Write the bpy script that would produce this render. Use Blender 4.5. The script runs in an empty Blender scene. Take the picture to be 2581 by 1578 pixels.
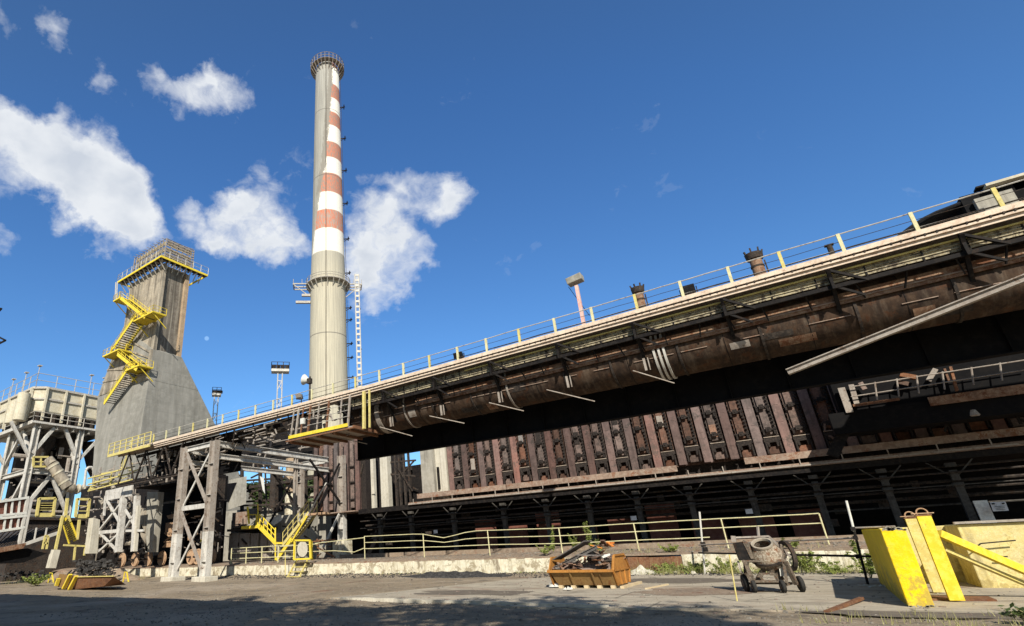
import bpy, math, random
from mathutils import Vector, Matrix, noise
R = math.radians
rnd = random.Random(7)
SC = bpy.context.scene
COL = SC.collection

# ------------------------------------------------------------------ camera
YAW, PITCH, ROLL, FPX, PPX, PPY = -0.6424, 0.3854, -0.0425, 1347.0, 957.0, 840.0
IW, IH = 2581.0, 1578.0
CAM = Vector((0, 0, 1.6))
def _basis(a, b, c):
    cy, sy = math.cos(a), math.sin(a)
    f0 = Vector((sy, cy, 0)); r0 = Vector((cy, -sy, 0)); u0 = Vector((0, 0, 1))
    f = f0*math.cos(b) + u0*math.sin(b); u = u0*math.cos(b) - f0*math.sin(b)
    r = r0*math.cos(c) + u*math.sin(c); u2 = u*math.cos(c) - r0*math.sin(c)
    return r, u2, f
CR, CU, CF = _basis(YAW, PITCH, ROLL)
cam_d = bpy.data.cameras.new('camera')
cam_d.sensor_width = 36; cam_d.sensor_fit = 'HORIZONTAL'
cam_d.lens = 36*FPX/IW
cam_d.shift_x = (IW/2-PPX)/IW; cam_d.shift_y = (PPY-IH/2)/IW
cam_d.clip_start = 0.1; cam_d.clip_end = 3000
cam = bpy.data.objects.new('camera', cam_d); COL.objects.link(cam)
cam.matrix_world = Matrix(((CR.x, CU.x, -CF.x, 0), (CR.y, CU.y, -CF.y, 0), (CR.z, CU.z, -CF.z, CAM.z), (0, 0, 0, 1)))
SC.camera = cam
def ray(x, y):
    return CR*((x-PPX)/FPX) + CU*(-(y-PPY)/FPX) + CF
def P(x, y, X=None, Y=None, Z=None):
    """where the sight line of a survey pixel meets a known real plane"""
    d = ray(x, y)
    t = (Z-CAM.z)/d.z if Z is not None else (Y/d.y if Y is not None else X/d.x)
    return CAM + d*t

# ------------------------------------------------------------------ light
SUN_EL, SUN_AZ = R(35), R(-57)          # azimuth from +X
sv = Vector((math.cos(SUN_EL)*math.cos(SUN_AZ), math.cos(SUN_EL)*math.sin(SUN_AZ), math.sin(SUN_EL)))
sl = bpy.data.lights.new('sun', 'SUN'); sl.energy = 5.0; sl.angle = R(0.5); sl.color = (1, .93, .80)
SC.cycles.diffuse_bounces = 2
so = bpy.data.objects.new('sun', sl); COL.objects.link(so)
so.rotation_euler = sv.to_track_quat('Z', 'Y').to_euler()
SC.view_settings.view_transform = 'Standard'; SC.view_settings.look = 'None'
SC.view_settings.exposure = 0.36; SC.view_settings.gamma = 1
W = bpy.data.worlds.new('World'); SC.world = W; W.use_nodes = True

class NT:
    def __init__(s, t): s.t = t; t.nodes.clear()
    def n(s, k, **kw):
        nd = s.t.nodes.new(k)
        for a, b in kw.items(): setattr(nd, a, b)
        return nd
    def l(s, a, b): s.t.links.new(a, b)
    def math(s, op, a, b=None, clamp=False):
        m = s.n('ShaderNodeMath', operation=op, use_clamp=clamp)
        for i, v in enumerate((a, b)):
            if v is None: continue
            if isinstance(v, (int, float)): m.inputs[i].default_value = v
            else: s.l(v, m.inputs[i])
        return m.outputs[0]
    def mr(s, v, a, b, c=0.0, d=1.0, smooth=False):
        m = s.n('ShaderNodeMapRange'); m.clamp = True
        if smooth: m.interpolation_type = 'SMOOTHSTEP'
        s.l(v, m.inputs[0])
        for i, x in enumerate((a, b, c, d)): m.inputs[i+1].default_value = x
        return m.outputs[0]
    def mix(s, f, a, b, mode='MIX'):
        m = s.n('ShaderNodeMix', data_type='RGBA', blend_type=mode)
        if isinstance(f, (int, float)): m.inputs[0].default_value = f
        else: s.l(f, m.inputs[0])
        for i, v in ((6, a), (7, b)):
            if isinstance(v, tuple): m.inputs[i].default_value = (*v[:3], 1)
            else: s.l(v, m.inputs[i])
        return m.outputs[2]
    def noise(s, vec, scale, detail=4, rough=.55, dist=0.0):
        m = s.n('ShaderNodeTexNoise'); s.l(vec, m.inputs['Vector'])
        m.inputs['Scale'].default_value = scale; m.inputs['Detail'].default_value = detail
        m.inputs['Roughness'].default_value = rough; m.inputs['Distortion'].default_value = dist
        return m.outputs[0]
    def mapv(s, vec, scale=(1, 1, 1), loc=(0, 0, 0)):
        m = s.n('ShaderNodeMapping'); s.l(vec, m.inputs[0])
        m.inputs['Scale'].default_value = scale; m.inputs['Location'].default_value = loc
        return m.outputs[0]

# sky: blue daylight sky with scattered fair-weather clouds, laid out by direction
w = NT(W.node_tree)
sky = w.n('ShaderNodeTexSky', sky_type='NISHITA'); sky.sun_disc = False
sky.sun_elevation = SUN_EL; sky.sun_rotation = math.pi/2-SUN_AZ
sky.air_density = 1.0; sky.dust_density = 0.35; sky.ozone_density = 3.2; sky.altitude = 300
tc = w.n('ShaderNodeTexCoord'); gen = tc.outputs['Generated']
nz = w.n('ShaderNodeTexNoise'); w.l(gen, nz.inputs['Vector']); nz.inputs['Scale'].default_value = 9; nz.inputs['Detail'].default_value = 7; nz.inputs['Roughness'].default_value = .6
off = w.n('ShaderNodeVectorMath', operation='SUBTRACT'); w.l(nz.outputs['Color'], off.inputs[0]); off.inputs[1].default_value = (.5, .5, .5)
sc_ = w.n('ShaderNodeVectorMath', operation='SCALE'); w.l(off.outputs[0], sc_.inputs[0]); sc_.inputs[3].default_value = .13
wd = w.n('ShaderNodeVectorMath', operation='ADD'); w.l(gen, wd.inputs[0]); w.l(sc_.outputs[0], wd.inputs[1])
wdn = w.n('ShaderNodeVectorMath', operation='NORMALIZE'); w.l(wd.outputs[0], wdn.inputs[0])
CL = [(-10, 290, 60, 1.), (50, 330, 80, 1.), (120, 385, 90, 1.), (195, 430, 95, 1.), (265, 470, 90, 1.), (315, 520, 80, 1.), (345, 565, 62, .95), (20, 400, 75, .8), (140, 470, 60, .55), (230, 530, 60, .6),
      (0, 475, 45, .45), (150, 545, 42, .7), (180, 570, 38, .65), (-5, 590, 50, .9), (270, 635, 26, .25), (290, 590, 60, .9),
      (118, 58, 38, .62), (150, 85, 38, .6), (-5, 50, 36, .6), (175, 100, 28, .35), (240, 212, 34, .62), (262, 242, 32, .62), (145, 280, 36, .58), (125, 268, 28, .4),
      (395, 195, 40, .72), (430, 225, 40, .7), (480, 248, 40, .75), (530, 240, 42, .75), (575, 225, 42, .7), (560, 195, 30, .5), (420, 150, 28, .2), (605, 250, 26, .3),
      (655, 420, 28, .6), (665, 470, 44, .6), (610, 505, 46, .75), (530, 550, 52, .85), (590, 575, 56, .9), (650, 575, 56, .9), (705, 600, 52, .95), (745, 620, 36, .9), (580, 625, 34, .6), (490, 530, 34, .6), (765, 415, 34, .55), (715, 515, 46, .5),
      (515, 335, 30, .2), (545, 600, 30, .6),
      (1005, 455, 42, .8), (955, 500, 48, .8), (1050, 490, 46, .75), (1105, 480, 48, .75), (1150, 505, 40, .65), (1000, 545, 50, .8), (940, 580, 56, .85), (900, 640, 60, .9), (970, 640, 60, .9), (1040, 620, 48, .8), (1080, 630, 36, .6), (905, 695, 52, .75), (970, 705, 46, .75), (1060, 690, 34, .5), (980, 740, 30, .6),
      (1140, 470, 34, .5), (1120, 540, 30, .5), (780, 940, 34, .28), (750, 880, 26, .18), (520, 960, 60, .16), (640, 980, 70, .2), (120, 900, 60, .12)]
acc = None
for (x, y, r_, st) in CL:
    d = ray(x, y).normalized(); d2 = ray(x+r_*1.35, y).normalized(); cosr = d.dot(ray(x+r_*1.66, y).normalized())
    dp = w.n('ShaderNodeVectorMath', operation='DOT_PRODUCT'); w.l(wdn.outputs[0], dp.inputs[0]); dp.inputs[1].default_value = d
    v = w.mr(dp.outputs['Value'], cosr, 1, 0, st*.95, smooth=True)
    acc = v if acc is None else w.math('ADD', acc, v)
nb = w.noise(wdn.outputs[0], 7.5, 9, .60, .25); nb2 = w.noise(w.mapv(gen, (1, 1, 1.6)), 26, 7, .62, .6)
N_ = w.mr(w.math('ADD', w.math('MULTIPLY', nb, .56), w.math('MULTIPLY', nb2, .44)), .36, .64)
dens = w.math('SUBTRACT', w.math('MULTIPLY', acc, .85), w.math('MULTIPLY', w.math('SUBTRACT', 1.0, N_), .98))
cov = w.math('POWER', w.mr(dens, -.12, 1.15, 0, .98), 1.3)
lowp = w.noise(w.mapv(gen, (1, 1, 1.3), (.02, -.03, .03)), 12, 4, .5)
shade = w.mr(lowp, .38, .66)
thick = w.mr(dens, .5, 1.5)
ccol = w.mix(w.math('MULTIPLY', w.math('ADD', w.math('MULTIPLY', shade, .6), .1), thick), (6.9, 7.1, 7.35), (4.0, 4.5, 5.3))
mo = w.n('ShaderNodeVectorMath', operation='DOT_PRODUCT'); w.l(gen, mo.inputs[0]); md = ray(521, 853).normalized(); mo.inputs[1].default_value = md
cr = md.dot(ray(527.5, 853).normalized())
hs = w.n('ShaderNodeHueSaturation'); w.l(sky.outputs[0], hs.inputs['Color']); hs.inputs['Saturation'].default_value = 1.08; hs.inputs['Value'].default_value = 1.0
sk = w.mix(w.mr(mo.outputs['Value'], cr, 1-(1-cr)*.5, 0, .28), hs.outputs[0], (7.0, 7.6, 8.6))
sz = w.n('ShaderNodeSeparateXYZ'); w.l(gen, sz.inputs[0])
tint = w.mix(w.mr(sz.outputs[2], .25, .85), (.78, 1.08, 1.28), (.78, 1.15, 1.48))
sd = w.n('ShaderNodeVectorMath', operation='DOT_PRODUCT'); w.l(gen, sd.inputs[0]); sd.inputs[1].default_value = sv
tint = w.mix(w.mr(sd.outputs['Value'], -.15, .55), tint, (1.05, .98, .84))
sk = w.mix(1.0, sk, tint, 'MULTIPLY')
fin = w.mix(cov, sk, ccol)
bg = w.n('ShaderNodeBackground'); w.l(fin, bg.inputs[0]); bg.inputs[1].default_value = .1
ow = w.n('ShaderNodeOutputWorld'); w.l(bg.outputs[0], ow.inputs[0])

WSX, WSY = -4.9, -1.1
# ------------------------------------------------------------------ materials
def material(name, c1, c2=None, c3=None, rust=0., rustc=(.16, .06, .025), rough=.75, metal=0., scale=1.2, streak=0., dirt=.35, dirtc=(.035, .03, .028), bump=.15, bscale=12, vary=0., extra=None, coat=0., sscale=1.):
    m = bpy.data.materials.new(name); m.use_nodes = True; t = NT(m.node_tree)
    c2 = c2 or tuple(v*.72 for v in c1); c3 = c3 or tuple(min(1, v*1.18) for v in c1)
    g = t.n('ShaderNodeNewGeometry').outputs['Position']
    n1 = t.noise(g, scale, 5, .6); n2 = t.noise(g, scale*5.3, 5, .65); n3 = t.noise(g, scale*23, 3, .6)
    col = t.mix(t.mr(n1, .36, .64), c1, c2)
    col = t.mix(t.mr(n2, .45, .72), col, c3)
    if extra: col = extra(t, g, col)
    if streak:
        sn = t.noise(t.mapv(g, (3.5*sscale, 3.5*sscale, .22*sscale)), 1.6, 5, .6)
        col = t.mix(t.mr(sn, .5, .72, 0, streak), col, dirtc)
    if dirt:
        col = t.mix(t.mr(t.math('ADD', t.math('MULTIPLY', n2, .6), t.math('MULTIPLY', n3, .4)), .5, .66, 0, dirt), col, dirtc)
    if rust:
        rn = t.math('ADD', t.math('MULTIPLY', t.noise(g, scale*2.1, 6, .7, .4), .75), t.math('MULTIPLY', n3, .25))
        e = .62-.26*rust
        col = t.mix(t.mr(rn, e, e+.05, 0, min(1, rust+.45)), col, rustc)
    if vary:
        oi = t.n('ShaderNodeObjectInfo').outputs['Random']
        h = t.n('ShaderNodeHueSaturation'); t.l(col, h.inputs['Color'])
        t.l(t.mr(oi, 0, 1, 1-vary, 1+vary), h.inputs['Value'])
        t.l(t.mr(t.math('FRACT', t.math('MULTIPLY', oi, 7.3)), 0, 1, 1-vary*1.3, 1+vary*.5), h.inputs['Saturation'])
        col = h.outputs[0]
    b = t.n('ShaderNodeBsdfPrincipled'); t.l(col, b.inputs['Base Color'])
    b.inputs['Metallic'].default_value = metal
    t.l(t.mr(n2, .3, .7, max(.05, rough-.12), min(1, rough+.12)), b.inputs['Roughness'])
    b.inputs['Specular IOR Level'].default_value = .1
    if coat: b.inputs['Coat Weight'].default_value = coat
    if bump:
        bp = t.n('ShaderNodeBump'); bp.inputs['Strength'].default_value = bump; bp.inputs['Distance'].default_value = .03
        t.l(t.math('ADD', t.noise(g, bscale, 5, .65), t.math('MULTIPLY', n2, .5)), bp.inputs['Height']); t.l(bp.outputs[0], b.inputs['Normal'])
    o = t.n('ShaderNodeOutputMaterial'); t.l(b.outputs[0], o.inputs[0])
    return m
M = {}
M['steel_white'] = material('white_painted_steel', (.58, .565, .53), (.38, .365, .34), (.74, .72, .67), rust=.2, rustc=(.20, .13, .09), streak=.5, dirtc=(.16, .14, .12), scale=.8)
M['steel_pale'] = material('pale_rusty_steel', (.35, .31, .27), (.26, .22, .19), (.43, .40, .36), rust=.3, rustc=(.15, .10, .07), streak=.22, scale=1.5)
M['steel_dark'] = material('black_sooty_steel', (.014, .013, .013), (.008, .007, .008), (.028, .023, .02), rust=.12, rustc=(.05, .028, .018), scale=1.2, rough=.7)
M['steel_soot'] = material('sooty_dark_steel', (.045, .038, .034), (.022, .019, .018), (.1, .08, .065), rust=.3, rustc=(.07, .04, .025), scale=1.4)
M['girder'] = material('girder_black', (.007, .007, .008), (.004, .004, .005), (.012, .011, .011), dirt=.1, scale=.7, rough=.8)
M['yellow'] = material('yellow_paint', (.78, .60, .05), (.62, .46, .035), (.85, .70, .12), rust=.06, rustc=(.25, .13, .04), streak=.15, dirt=.2, dirtc=(.18, .13, .05), scale=1.5, rough=.55)
M['yellow_old'] = material('faded_yellow_paint', (.62, .52, .16), (.48, .40, .15), (.75, .68, .32), rust=.2, rustc=(.28, .18, .09), streak=.25, dirt=.35, dirtc=(.2, .16, .1), scale=2)
M['yellow_pale'] = material('pale_yellow_rail', (.62, .58, .34), (.5, .45, .24), (.72, .7, .5), rust=.18, rustc=(.22, .15, .1), scale=3, dirt=.2)
M['orange'] = material('orange_skip_paint', (.42, .19, .045), (.30, .13, .035), (.52, .26, .07), rust=.25, rustc=(.14, .06, .03), streak=.3, scale=2.5)
M['skip_shaded'] = material('skip_shaded_brown', (.26, .16, .06), (.18, .11, .05), (.33, .21, .09), rust=.3, scale=2.5)  # shaded copy of the skip orange, painted on its inward-sloping sides
M['cream'] = material('cream_tank_paint', (.56, .52, .41), (.44, .40, .30), (.64, .61, .52), rust=.15, rustc=(.35, .22, .1), streak=.35, dirt=.15, dirtc=(.3, .25, .16), scale=.5)
M['deck_edge'] = material('pinkish_deck_edge', (.68, .55, .43), (.50, .38, .29), (.80, .71, .58), rust=.18, rustc=(.3, .16, .1), streak=.1, scale=1.8, dirt=.3, dirtc=(.2, .13, .1))
M['ribbed_cream'] = material('sooty_cream_sheet', (.42, .36, .22), (.22, .18, .12), (.60, .54, .40), rust=.45, rustc=(.07, .055, .045), streak=.3, scale=1.8, dirt=.55)
M['rail_grey'] = material('grey_rail', (.46, .44, .40), (.34, .31, .27), (.58, .56, .5), rust=.3, rustc=(.14, .1, .08), scale=3)
def pipe_extra(t, g, col):
    v = t.noise(t.mapv(g, (2.0, .5, .45)), 1.2, 7, .72)
    col = t.mix(t.mr(v, .50, .68, 0, .65), col, (.16, .125, .095))
    v2 = t.noise(t.mapv(g, (3.2, .8, .6)), 1.0, 6, .7, .5)
    return t.mix(t.mr(v2, .44, .66, 0, .7), col, (.022, .017, .015))
M['main'] = material('rusty_gas_main', (.065, .04, .026), (.03, .02, .016), (.11, .07, .045), rust=.25, rustc=(.085, .038, .02), scale=.8, dirt=.4, extra=pipe_extra)
M['brown_panel'] = material('brown_rusty_panel', (.26, .15, .095), (.16, .095, .065), (.40, .29, .20), rust=.4, rustc=(.13, .05, .025), scale=1.5, streak=.3)
M['buckstay'] = material('dusty_pink_buckstay', (.20, .115, .10), (.12, .08, .072), (.26, .165, .145), rust=.3, rustc=(.085, .07, .062), streak=.45, scale=.55, vary=.42, dirtc=(.05, .035, .03))
M['door_red'] = material('rusty_oven_door', (.17, .085, .06), (.09, .055, .042), (.23, .14, .105), rust=.4, rustc=(.075, .05, .04), streak=.3, scale=1.6, vary=.45)
M['door_dark'] = material('sooty_oven_iron', (.028, .024, .022), (.017, .015, .015), (.07, .055, .048), scale=2.5)
M['door_dust'] = material('dusty_door_ledge', (.36, .30, .24), (.22, .17, .14), (.5, .45, .38), scale=3, dirt=.4)
M['bench'] = material('dusty_bench_steel', (.30, .215, .17), (.20, .14, .11), (.44, .36, .29), rust=.3, rustc=(.2, .08, .04), scale=.9, streak=.2)
M['dim'] = material('dim_concrete_column', (.075, .07, .062), (.035, .032, .03), (.12, .11, .10), streak=.5, scale=1.2)  # column concrete darkened to carry the undercroft's shade
M['concrete'] = material('weathered_concrete', (.36, .34, .29), (.26, .245, .21), (.46, .44, .39), streak=.5, dirtc=(.10, .09, .08), scale=.5)
M['concrete_pale'] = material('pale_concrete', (.55, .52, .44), (.44, .41, .34), (.66, .63, .55), streak=.35, dirtc=(.2, .18, .14), scale=.9)
def white_wall(t, g, col):
    bl = t.noise(g, 2.2, 7, .75, .5)
    col = t.mix(t.mr(bl, .50, .57, 0, .85), col, (.30, .25, .17))
    bl2 = t.noise(t.mapv(g, (1, 1, .4), (7, 3, 2)), .55, 5, .7)
    return t.mix(t.mr(bl2, .60, .66, 0, .9), col, (.22, .18, .13))
M['whitewash'] = material('flaking_whitewash', (.70, .66, .52), (.56, .51, .38), (.80, .78, .68), streak=.6, dirtc=(.3, .25, .16), scale=1.2, extra=white_wall, bump=.4, bscale=8)
def lined(t, g, col):
    s = t.n('ShaderNodeSeparateXYZ'); t.l(g, s.inputs[0])
    z = s.outputs[2]
    fr = t.math('FRACT', t.math('MULTIPLY', z, .62))
    ln = t.mr(t.math('ABSOLUTE', t.math('SUBTRACT', fr, .5)), .475, .5)
    return t.mix(t.math('MULTIPLY', ln, t.mr(t.noise(g, .6, 3), .4, .6, .15, .6)), col, (.13, .125, .115))
def tower_extra(t, g, col):
    col = lined(t, g, col)
    a = t.noise(t.mapv(g, (1.1, 1.1, .05)), 1.0, 6, .65)
    col = t.mix(t.mr(a, .47, .60, 0, .7), col, (.085, .075, .062))
    b = t.noise(t.mapv(g, (2.6, 2.6, .09), (3, 1, 5)), 1.0, 5, .6)
    col = t.mix(t.mr(b, .52, .64, 0, .5), col, (.44, .41, .34))
    c = t.noise(g, .22, 6, .7, .5)
    return t.mix(t.mr(c, .50, .62, 0, .45), col, (.11, .10, .085))
M['tower_con'] = material('grey_tower_concrete', (.27, .262, .24), (.21, .205, .185), (.32, .31, .285), streak=.45, sscale=.2, dirtc=(.12, .115, .10), dirt=.18, scale=.25, extra=lambda t, g, c: t.mix(.22, lined(t, g, c), tower_extra(t, g, c)), bump=.5, bscale=2.5)
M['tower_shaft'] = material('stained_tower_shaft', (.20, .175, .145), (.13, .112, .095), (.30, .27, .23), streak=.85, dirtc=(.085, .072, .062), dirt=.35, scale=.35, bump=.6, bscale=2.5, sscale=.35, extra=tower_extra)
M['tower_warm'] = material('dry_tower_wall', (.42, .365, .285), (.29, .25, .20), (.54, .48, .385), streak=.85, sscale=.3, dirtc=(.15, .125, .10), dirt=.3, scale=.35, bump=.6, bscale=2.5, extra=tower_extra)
M['brick_pier'] = material('brick_stack', (.42, .31, .20), (.30, .21, .14), (.55, .45, .33), streak=.3, scale=1.2)
M['panel_red'] = material('brown_red_panel', (.19, .075, .055), (.13, .05, .04), (.25, .12, .09), scale=.8, dirt=.3)
M['rubber'] = material('rubber', (.03, .03, .03), (.02, .02, .02), (.06, .055, .05), scale=6)
M['mixer_cream'] = material('dusty_mixer_drum', (.27, .215, .155), (.13, .10, .075), (.60, .56, .47), rust=.4, scale=4, dirt=.4, dirtc=(.2, .16, .12))
M['mixer_frame'] = material('mixer_frame_dust', (.13, .105, .08), (.06, .048, .04), (.28, .24, .19), rust=.3, scale=5)
M['rust'] = material('rust_steel', (.20, .095, .05), (.12, .06, .04), (.30, .18, .11), rust=.3, scale=2.5)
M['rust_tan'] = material('tan_wheel_rust', (.44, .29, .18), (.30, .18, .11), (.55, .40, .27), scale=2.5, dirt=.2)
M['scrap_grey'] = material('grey_scrap', (.16, .14, .125), (.09, .08, .075), (.26, .235, .21), rust=.35, scale=3, vary=.5)
M['scrap_rust'] = material('rusty_scrap', (.22, .105, .06), (.12, .065, .045), (.32, .2, .13), rust=.3, scale=3, vary=.4)
M['scrap_orange'] = material('orange_scrap', (.62, .21, .04), (.45, .15, .04), (.7, .3, .08), scale=3)
M['blue'] = material('blue_paint', (.14, .22, .36), scale=3)
M['pale'] = material('pale_grey_paint', (.66, .66, .62), scale=2, dirt=.25, dirtc=(.3, .28, .24))
M['sign'] = material('sign_white', (.55, .57, .60), scale=2, dirt=.1, bump=0)
M['wood'] = material('pale_timber', (.62, .50, .32), (.5, .39, .24), (.7, .6, .42), scale=3)
M['black'] = material('black_cover', (.018, .018, .02), scale=3, rough=.5)
M['pink_paint'] = material('faded_red_pole', (.62, .33, .28), (.68, .5, .44), (.74, .6, .55), scale=1.5)
M['galv'] = material('galvanised_steel', (.56, .54, .50), (.42, .40, .37), (.66, .65, .60), scale=2, dirt=.15, rough=.5)
M['coal'] = material('coal_spoil', (.045, .043, .042), (.025, .024, .024), (.12, .115, .11), scale=1.5, bump=.6)
M['roofdark'] = material('dark_sheet_roof', (.05, .05, .055), (.035, .035, .04), (.09, .09, .1), scale=.7)
def leafmat(name, c, c2):
    m = bpy.data.materials.new(name); m.use_nodes = True; t = NT(m.node_tree)
    g = t.n('ShaderNodeNewGeometry').outputs['Position']
    col = t.mix(t.mr(t.noise(g, 1.7, 4), .35, .65), c, c2)
    col = t.mix(t.mr(t.noise(g, 14, 2), .4, .7, 0, .6), col, tuple(v*1.6 for v in c2))
    b = t.n('ShaderNodeBsdfPrincipled'); t.l(col, b.inputs[0]); b.inputs['Roughness'].default_value = .6
    tr = t.n('ShaderNodeBsdfTranslucent'); t.l(col, tr.inputs[0]); mx = t.n('ShaderNodeMixShader'); mx.inputs[0].default_value = .3
    t.l(b.outputs[0], mx.inputs[1]); t.l(tr.outputs[0], mx.inputs[2])
    o = t.n('ShaderNodeOutputMaterial'); t.l(mx.outputs[0], o.inputs[0]); return m
M['leaf'] = leafmat('weed_leaf', (.13, .17, .04), (.22, .26, .06))
M['leaf_dark'] = leafmat('tree_leaf', (.04, .065, .02), (.07, .10, .03))
M['grass'] = leafmat('dry_grass', (.24, .24, .09), (.34, .32, .14))
M['bark'] = material('bark', (.10, .075, .05), scale=3)
def ground_extra(t, g, col):
    a = t.noise(g, .16, 6, .62, .6); b = t.noise(g, .9, 7, .7)
    col = t.mix(t.mr(a, .46, .60, 0, .75), col, (.36, .30, .23))
    col = t.mix(t.mr(b, .54, .66, 0, .75), col, (.085, .078, .07))
    c = t.noise(g, 9, 5, .7)
    col = t.mix(t.mr(c, .58, .66, 0, .6), col, (.46, .41, .33))
    d = t.noise(t.mapv(g, (1, 1, 1), (4, 9, 0)), .3, 3, .6)
    return t.mix(t.mr(d, .62, .70, 0, .55), col, (.20, .105, .065))
M['ground'] = material('cinder_ground', (.27, .215, .15), (.18, .145, .105), (.36, .295, .215), scale=.5, dirt=.4, extra=ground_extra, bump=.9, bscale=9, rough=.95)
def pad_extra(t, g, col):
    d = t.noise(t.mapv(g, (.6, 1, 1), (4, 9, 0)), .45, 5, .65)
    col = t.mix(t.mr(d, .56, .68, 0, .6), col, (.22, .125, .085))
    c = t.noise(t.mapv(g, (.5, 1.2, 1)), 1.5, 7, .7)
    col = t.mix(t.mr(c, .52, .66, 0, .65), col, (.13, .11, .09))
    e = t.noise(t.mapv(g, (.22, 1.6, 1), (3, 1, 0)), 1.1, 5, .6)
    col = t.mix(t.mr(e, .54, .66, 0, .45), col, (.52, .45, .36))
    v = t.n('ShaderNodeTexVoronoi', feature='DISTANCE_TO_EDGE'); t.l(t.mapv(g, (.28, .4, 1)), v.inputs['Vector']); v.inputs['Scale'].default_value = 1
    return t.mix(t.mr(v.outputs['Distance'], .0, .012, .7, 0), col, (.06, .055, .05))
M['pad'] = material('dusty_concrete_slab', (.42, .37, .29), (.33, .29, .23), (.50, .445, .355), scale=.6, dirt=.3, extra=pad_extra, bump=.35, bscale=14, rough=.9)
M['bed'] = material('track_bed_cinder', (.27, .205, .15), (.18, .14, .11), (.38, .31, .24), rust=.25, rustc=(.2, .09, .055), scale=.8, bump=.8, rough=.95)
M['coalwash'] = material('dusty_dark_patch', (.17, .145, .115), (.12, .10, .085), (.24, .205, .165), scale=1.2, dirt=.5, rough=.95, bump=.5)
M['stone'] = material('loose_stone', (.20, .175, .145), (.11, .10, .09), (.36, .33, .28), scale=1.2, dirt=.2)
def chimney_mat():
    m = bpy.data.materials.new('chimney_concrete_with_faded_bands'); m.use_nodes = True; t = NT(m.node_tree)
    oc = t.n('ShaderNodeTexCoord').outputs['Object']
    s = t.n('ShaderNodeSeparateXYZ'); t.l(oc, s.inputs[0]); z = s.outputs[2]
    ang = t.math('ARCTAN2', s.outputs[1], s.outputs[0])         # angle about the shaft
    cyl = t.n('ShaderNodeCombineXYZ'); t.l(t.math('MULTIPLY', ang, 5), cyl.inputs[0]); t.l(z, cyl.inputs[1])
    cv = cyl.outputs[0]
    lower = t.mix(t.mr(t.noise(t.mapv(cv, (3.0, .12, 1)), 1.1, 5, .6), .35, .65), (.50, .465, .365), (.36, .335, .27))
    upper = t.mix(t.mr(t.noise(t.mapv(cv, (1.2, .1, 1)), 1., 5, .6), .35, .65), (.34, .335, .305), (.25, .245, .225))
    col = t.mix(t.mr(z, BZ[0]-6, BZ[0]+8), lower, upper)
    fl = t.noise(t.mapv(cv, (2.2, .55, 1)), 1.4, 6, .72)
    n2 = t.noise(t.mapv(cv, (6, 1.5, 1)), 1.2, 4, .7)
    # bands; paint survives on the weather side, further round towards the bottom
    tot = None
    H0, H1 = BZ[0], BZ[-1]
    edge = t.math('ADD', t.mr(z, H0, H0+.40*(H1-H0), -2.05, -.95), t.mr(z, H0+.40*(H1-H0), H0+.85*(H1-H0), 0, .55))
    edge = t.math('ADD', edge, t.math('MULTIPLY', t.math('SUBTRACT', fl, .5), .8))
    keep = t.mr(t.math('SUBTRACT', ang, edge), -.04, .05)
    chip = t.mr(fl, .46, .54, 1, .22)
    soot = t.mr(t.math('SUBTRACT', ang, t.math('SUBTRACT', edge, .38)), 0, .05)
    col = t.mix(t.math('MULTIPLY', t.mr(z, H0+14, H0+16), t.math('MULTIPLY', soot, .75)), col, (.20, .185, .16))
    for i in range(len(BZ)-1):
        inb = t.math('MULTIPLY', t.mr(z, BZ[i]-.12, BZ[i]+.12), t.mr(z, BZ[i+1]-.12, BZ[i+1]+.12, 1, 0))
        if i % 2 == 0: c = t.mix(t.mr(n2, .5, .7, 0, .3), (.80, .77, .70), (.50, .47, .40)); ke = t.mr(n2, .60, .66, 1, .35)
        else: c = t.mix(t.mr(n2, .5, .66, 0, .75), (.52, .17, .10), (.42, .27, .20)); ke = chip
        col = t.mix(t.math('MULTIPLY', t.math('MULTIPLY', inb, keep), ke), col, c)
    # pour joints
    for zj in JZ:
        col = t.mix(t.mr(t.math('ABSOLUTE', t.math('SUBTRACT', z, zj)), .05, .16, .75, 0), col, (.12, .11, .10))
    va = t.math('FRACT', t.math('MULTIPLY', ang, 2.6)); col = t.mix(t.mr(t.math('ABSOLUTE', t.math('SUBTRACT', va, .5)), .47, .5, 0, .3), col, (.2, .19, .16))
    b = t.n('ShaderNodeBsdfPrincipled'); t.l(col, b.inputs[0]); b.inputs['Roughness'].default_value = .85
    bp = t.n('ShaderNodeBump'); bp.inputs['Strength'].default_value = .3; bp.inputs['Distance'].default_value = .1
    t.l(n2, bp.inputs['Height']); t.l(bp.outputs[0], b.inputs['Normal'])
    o = t.n('ShaderNodeOutputMaterial'); t.l(b.outputs[0], o.inputs[0]); return m

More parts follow.
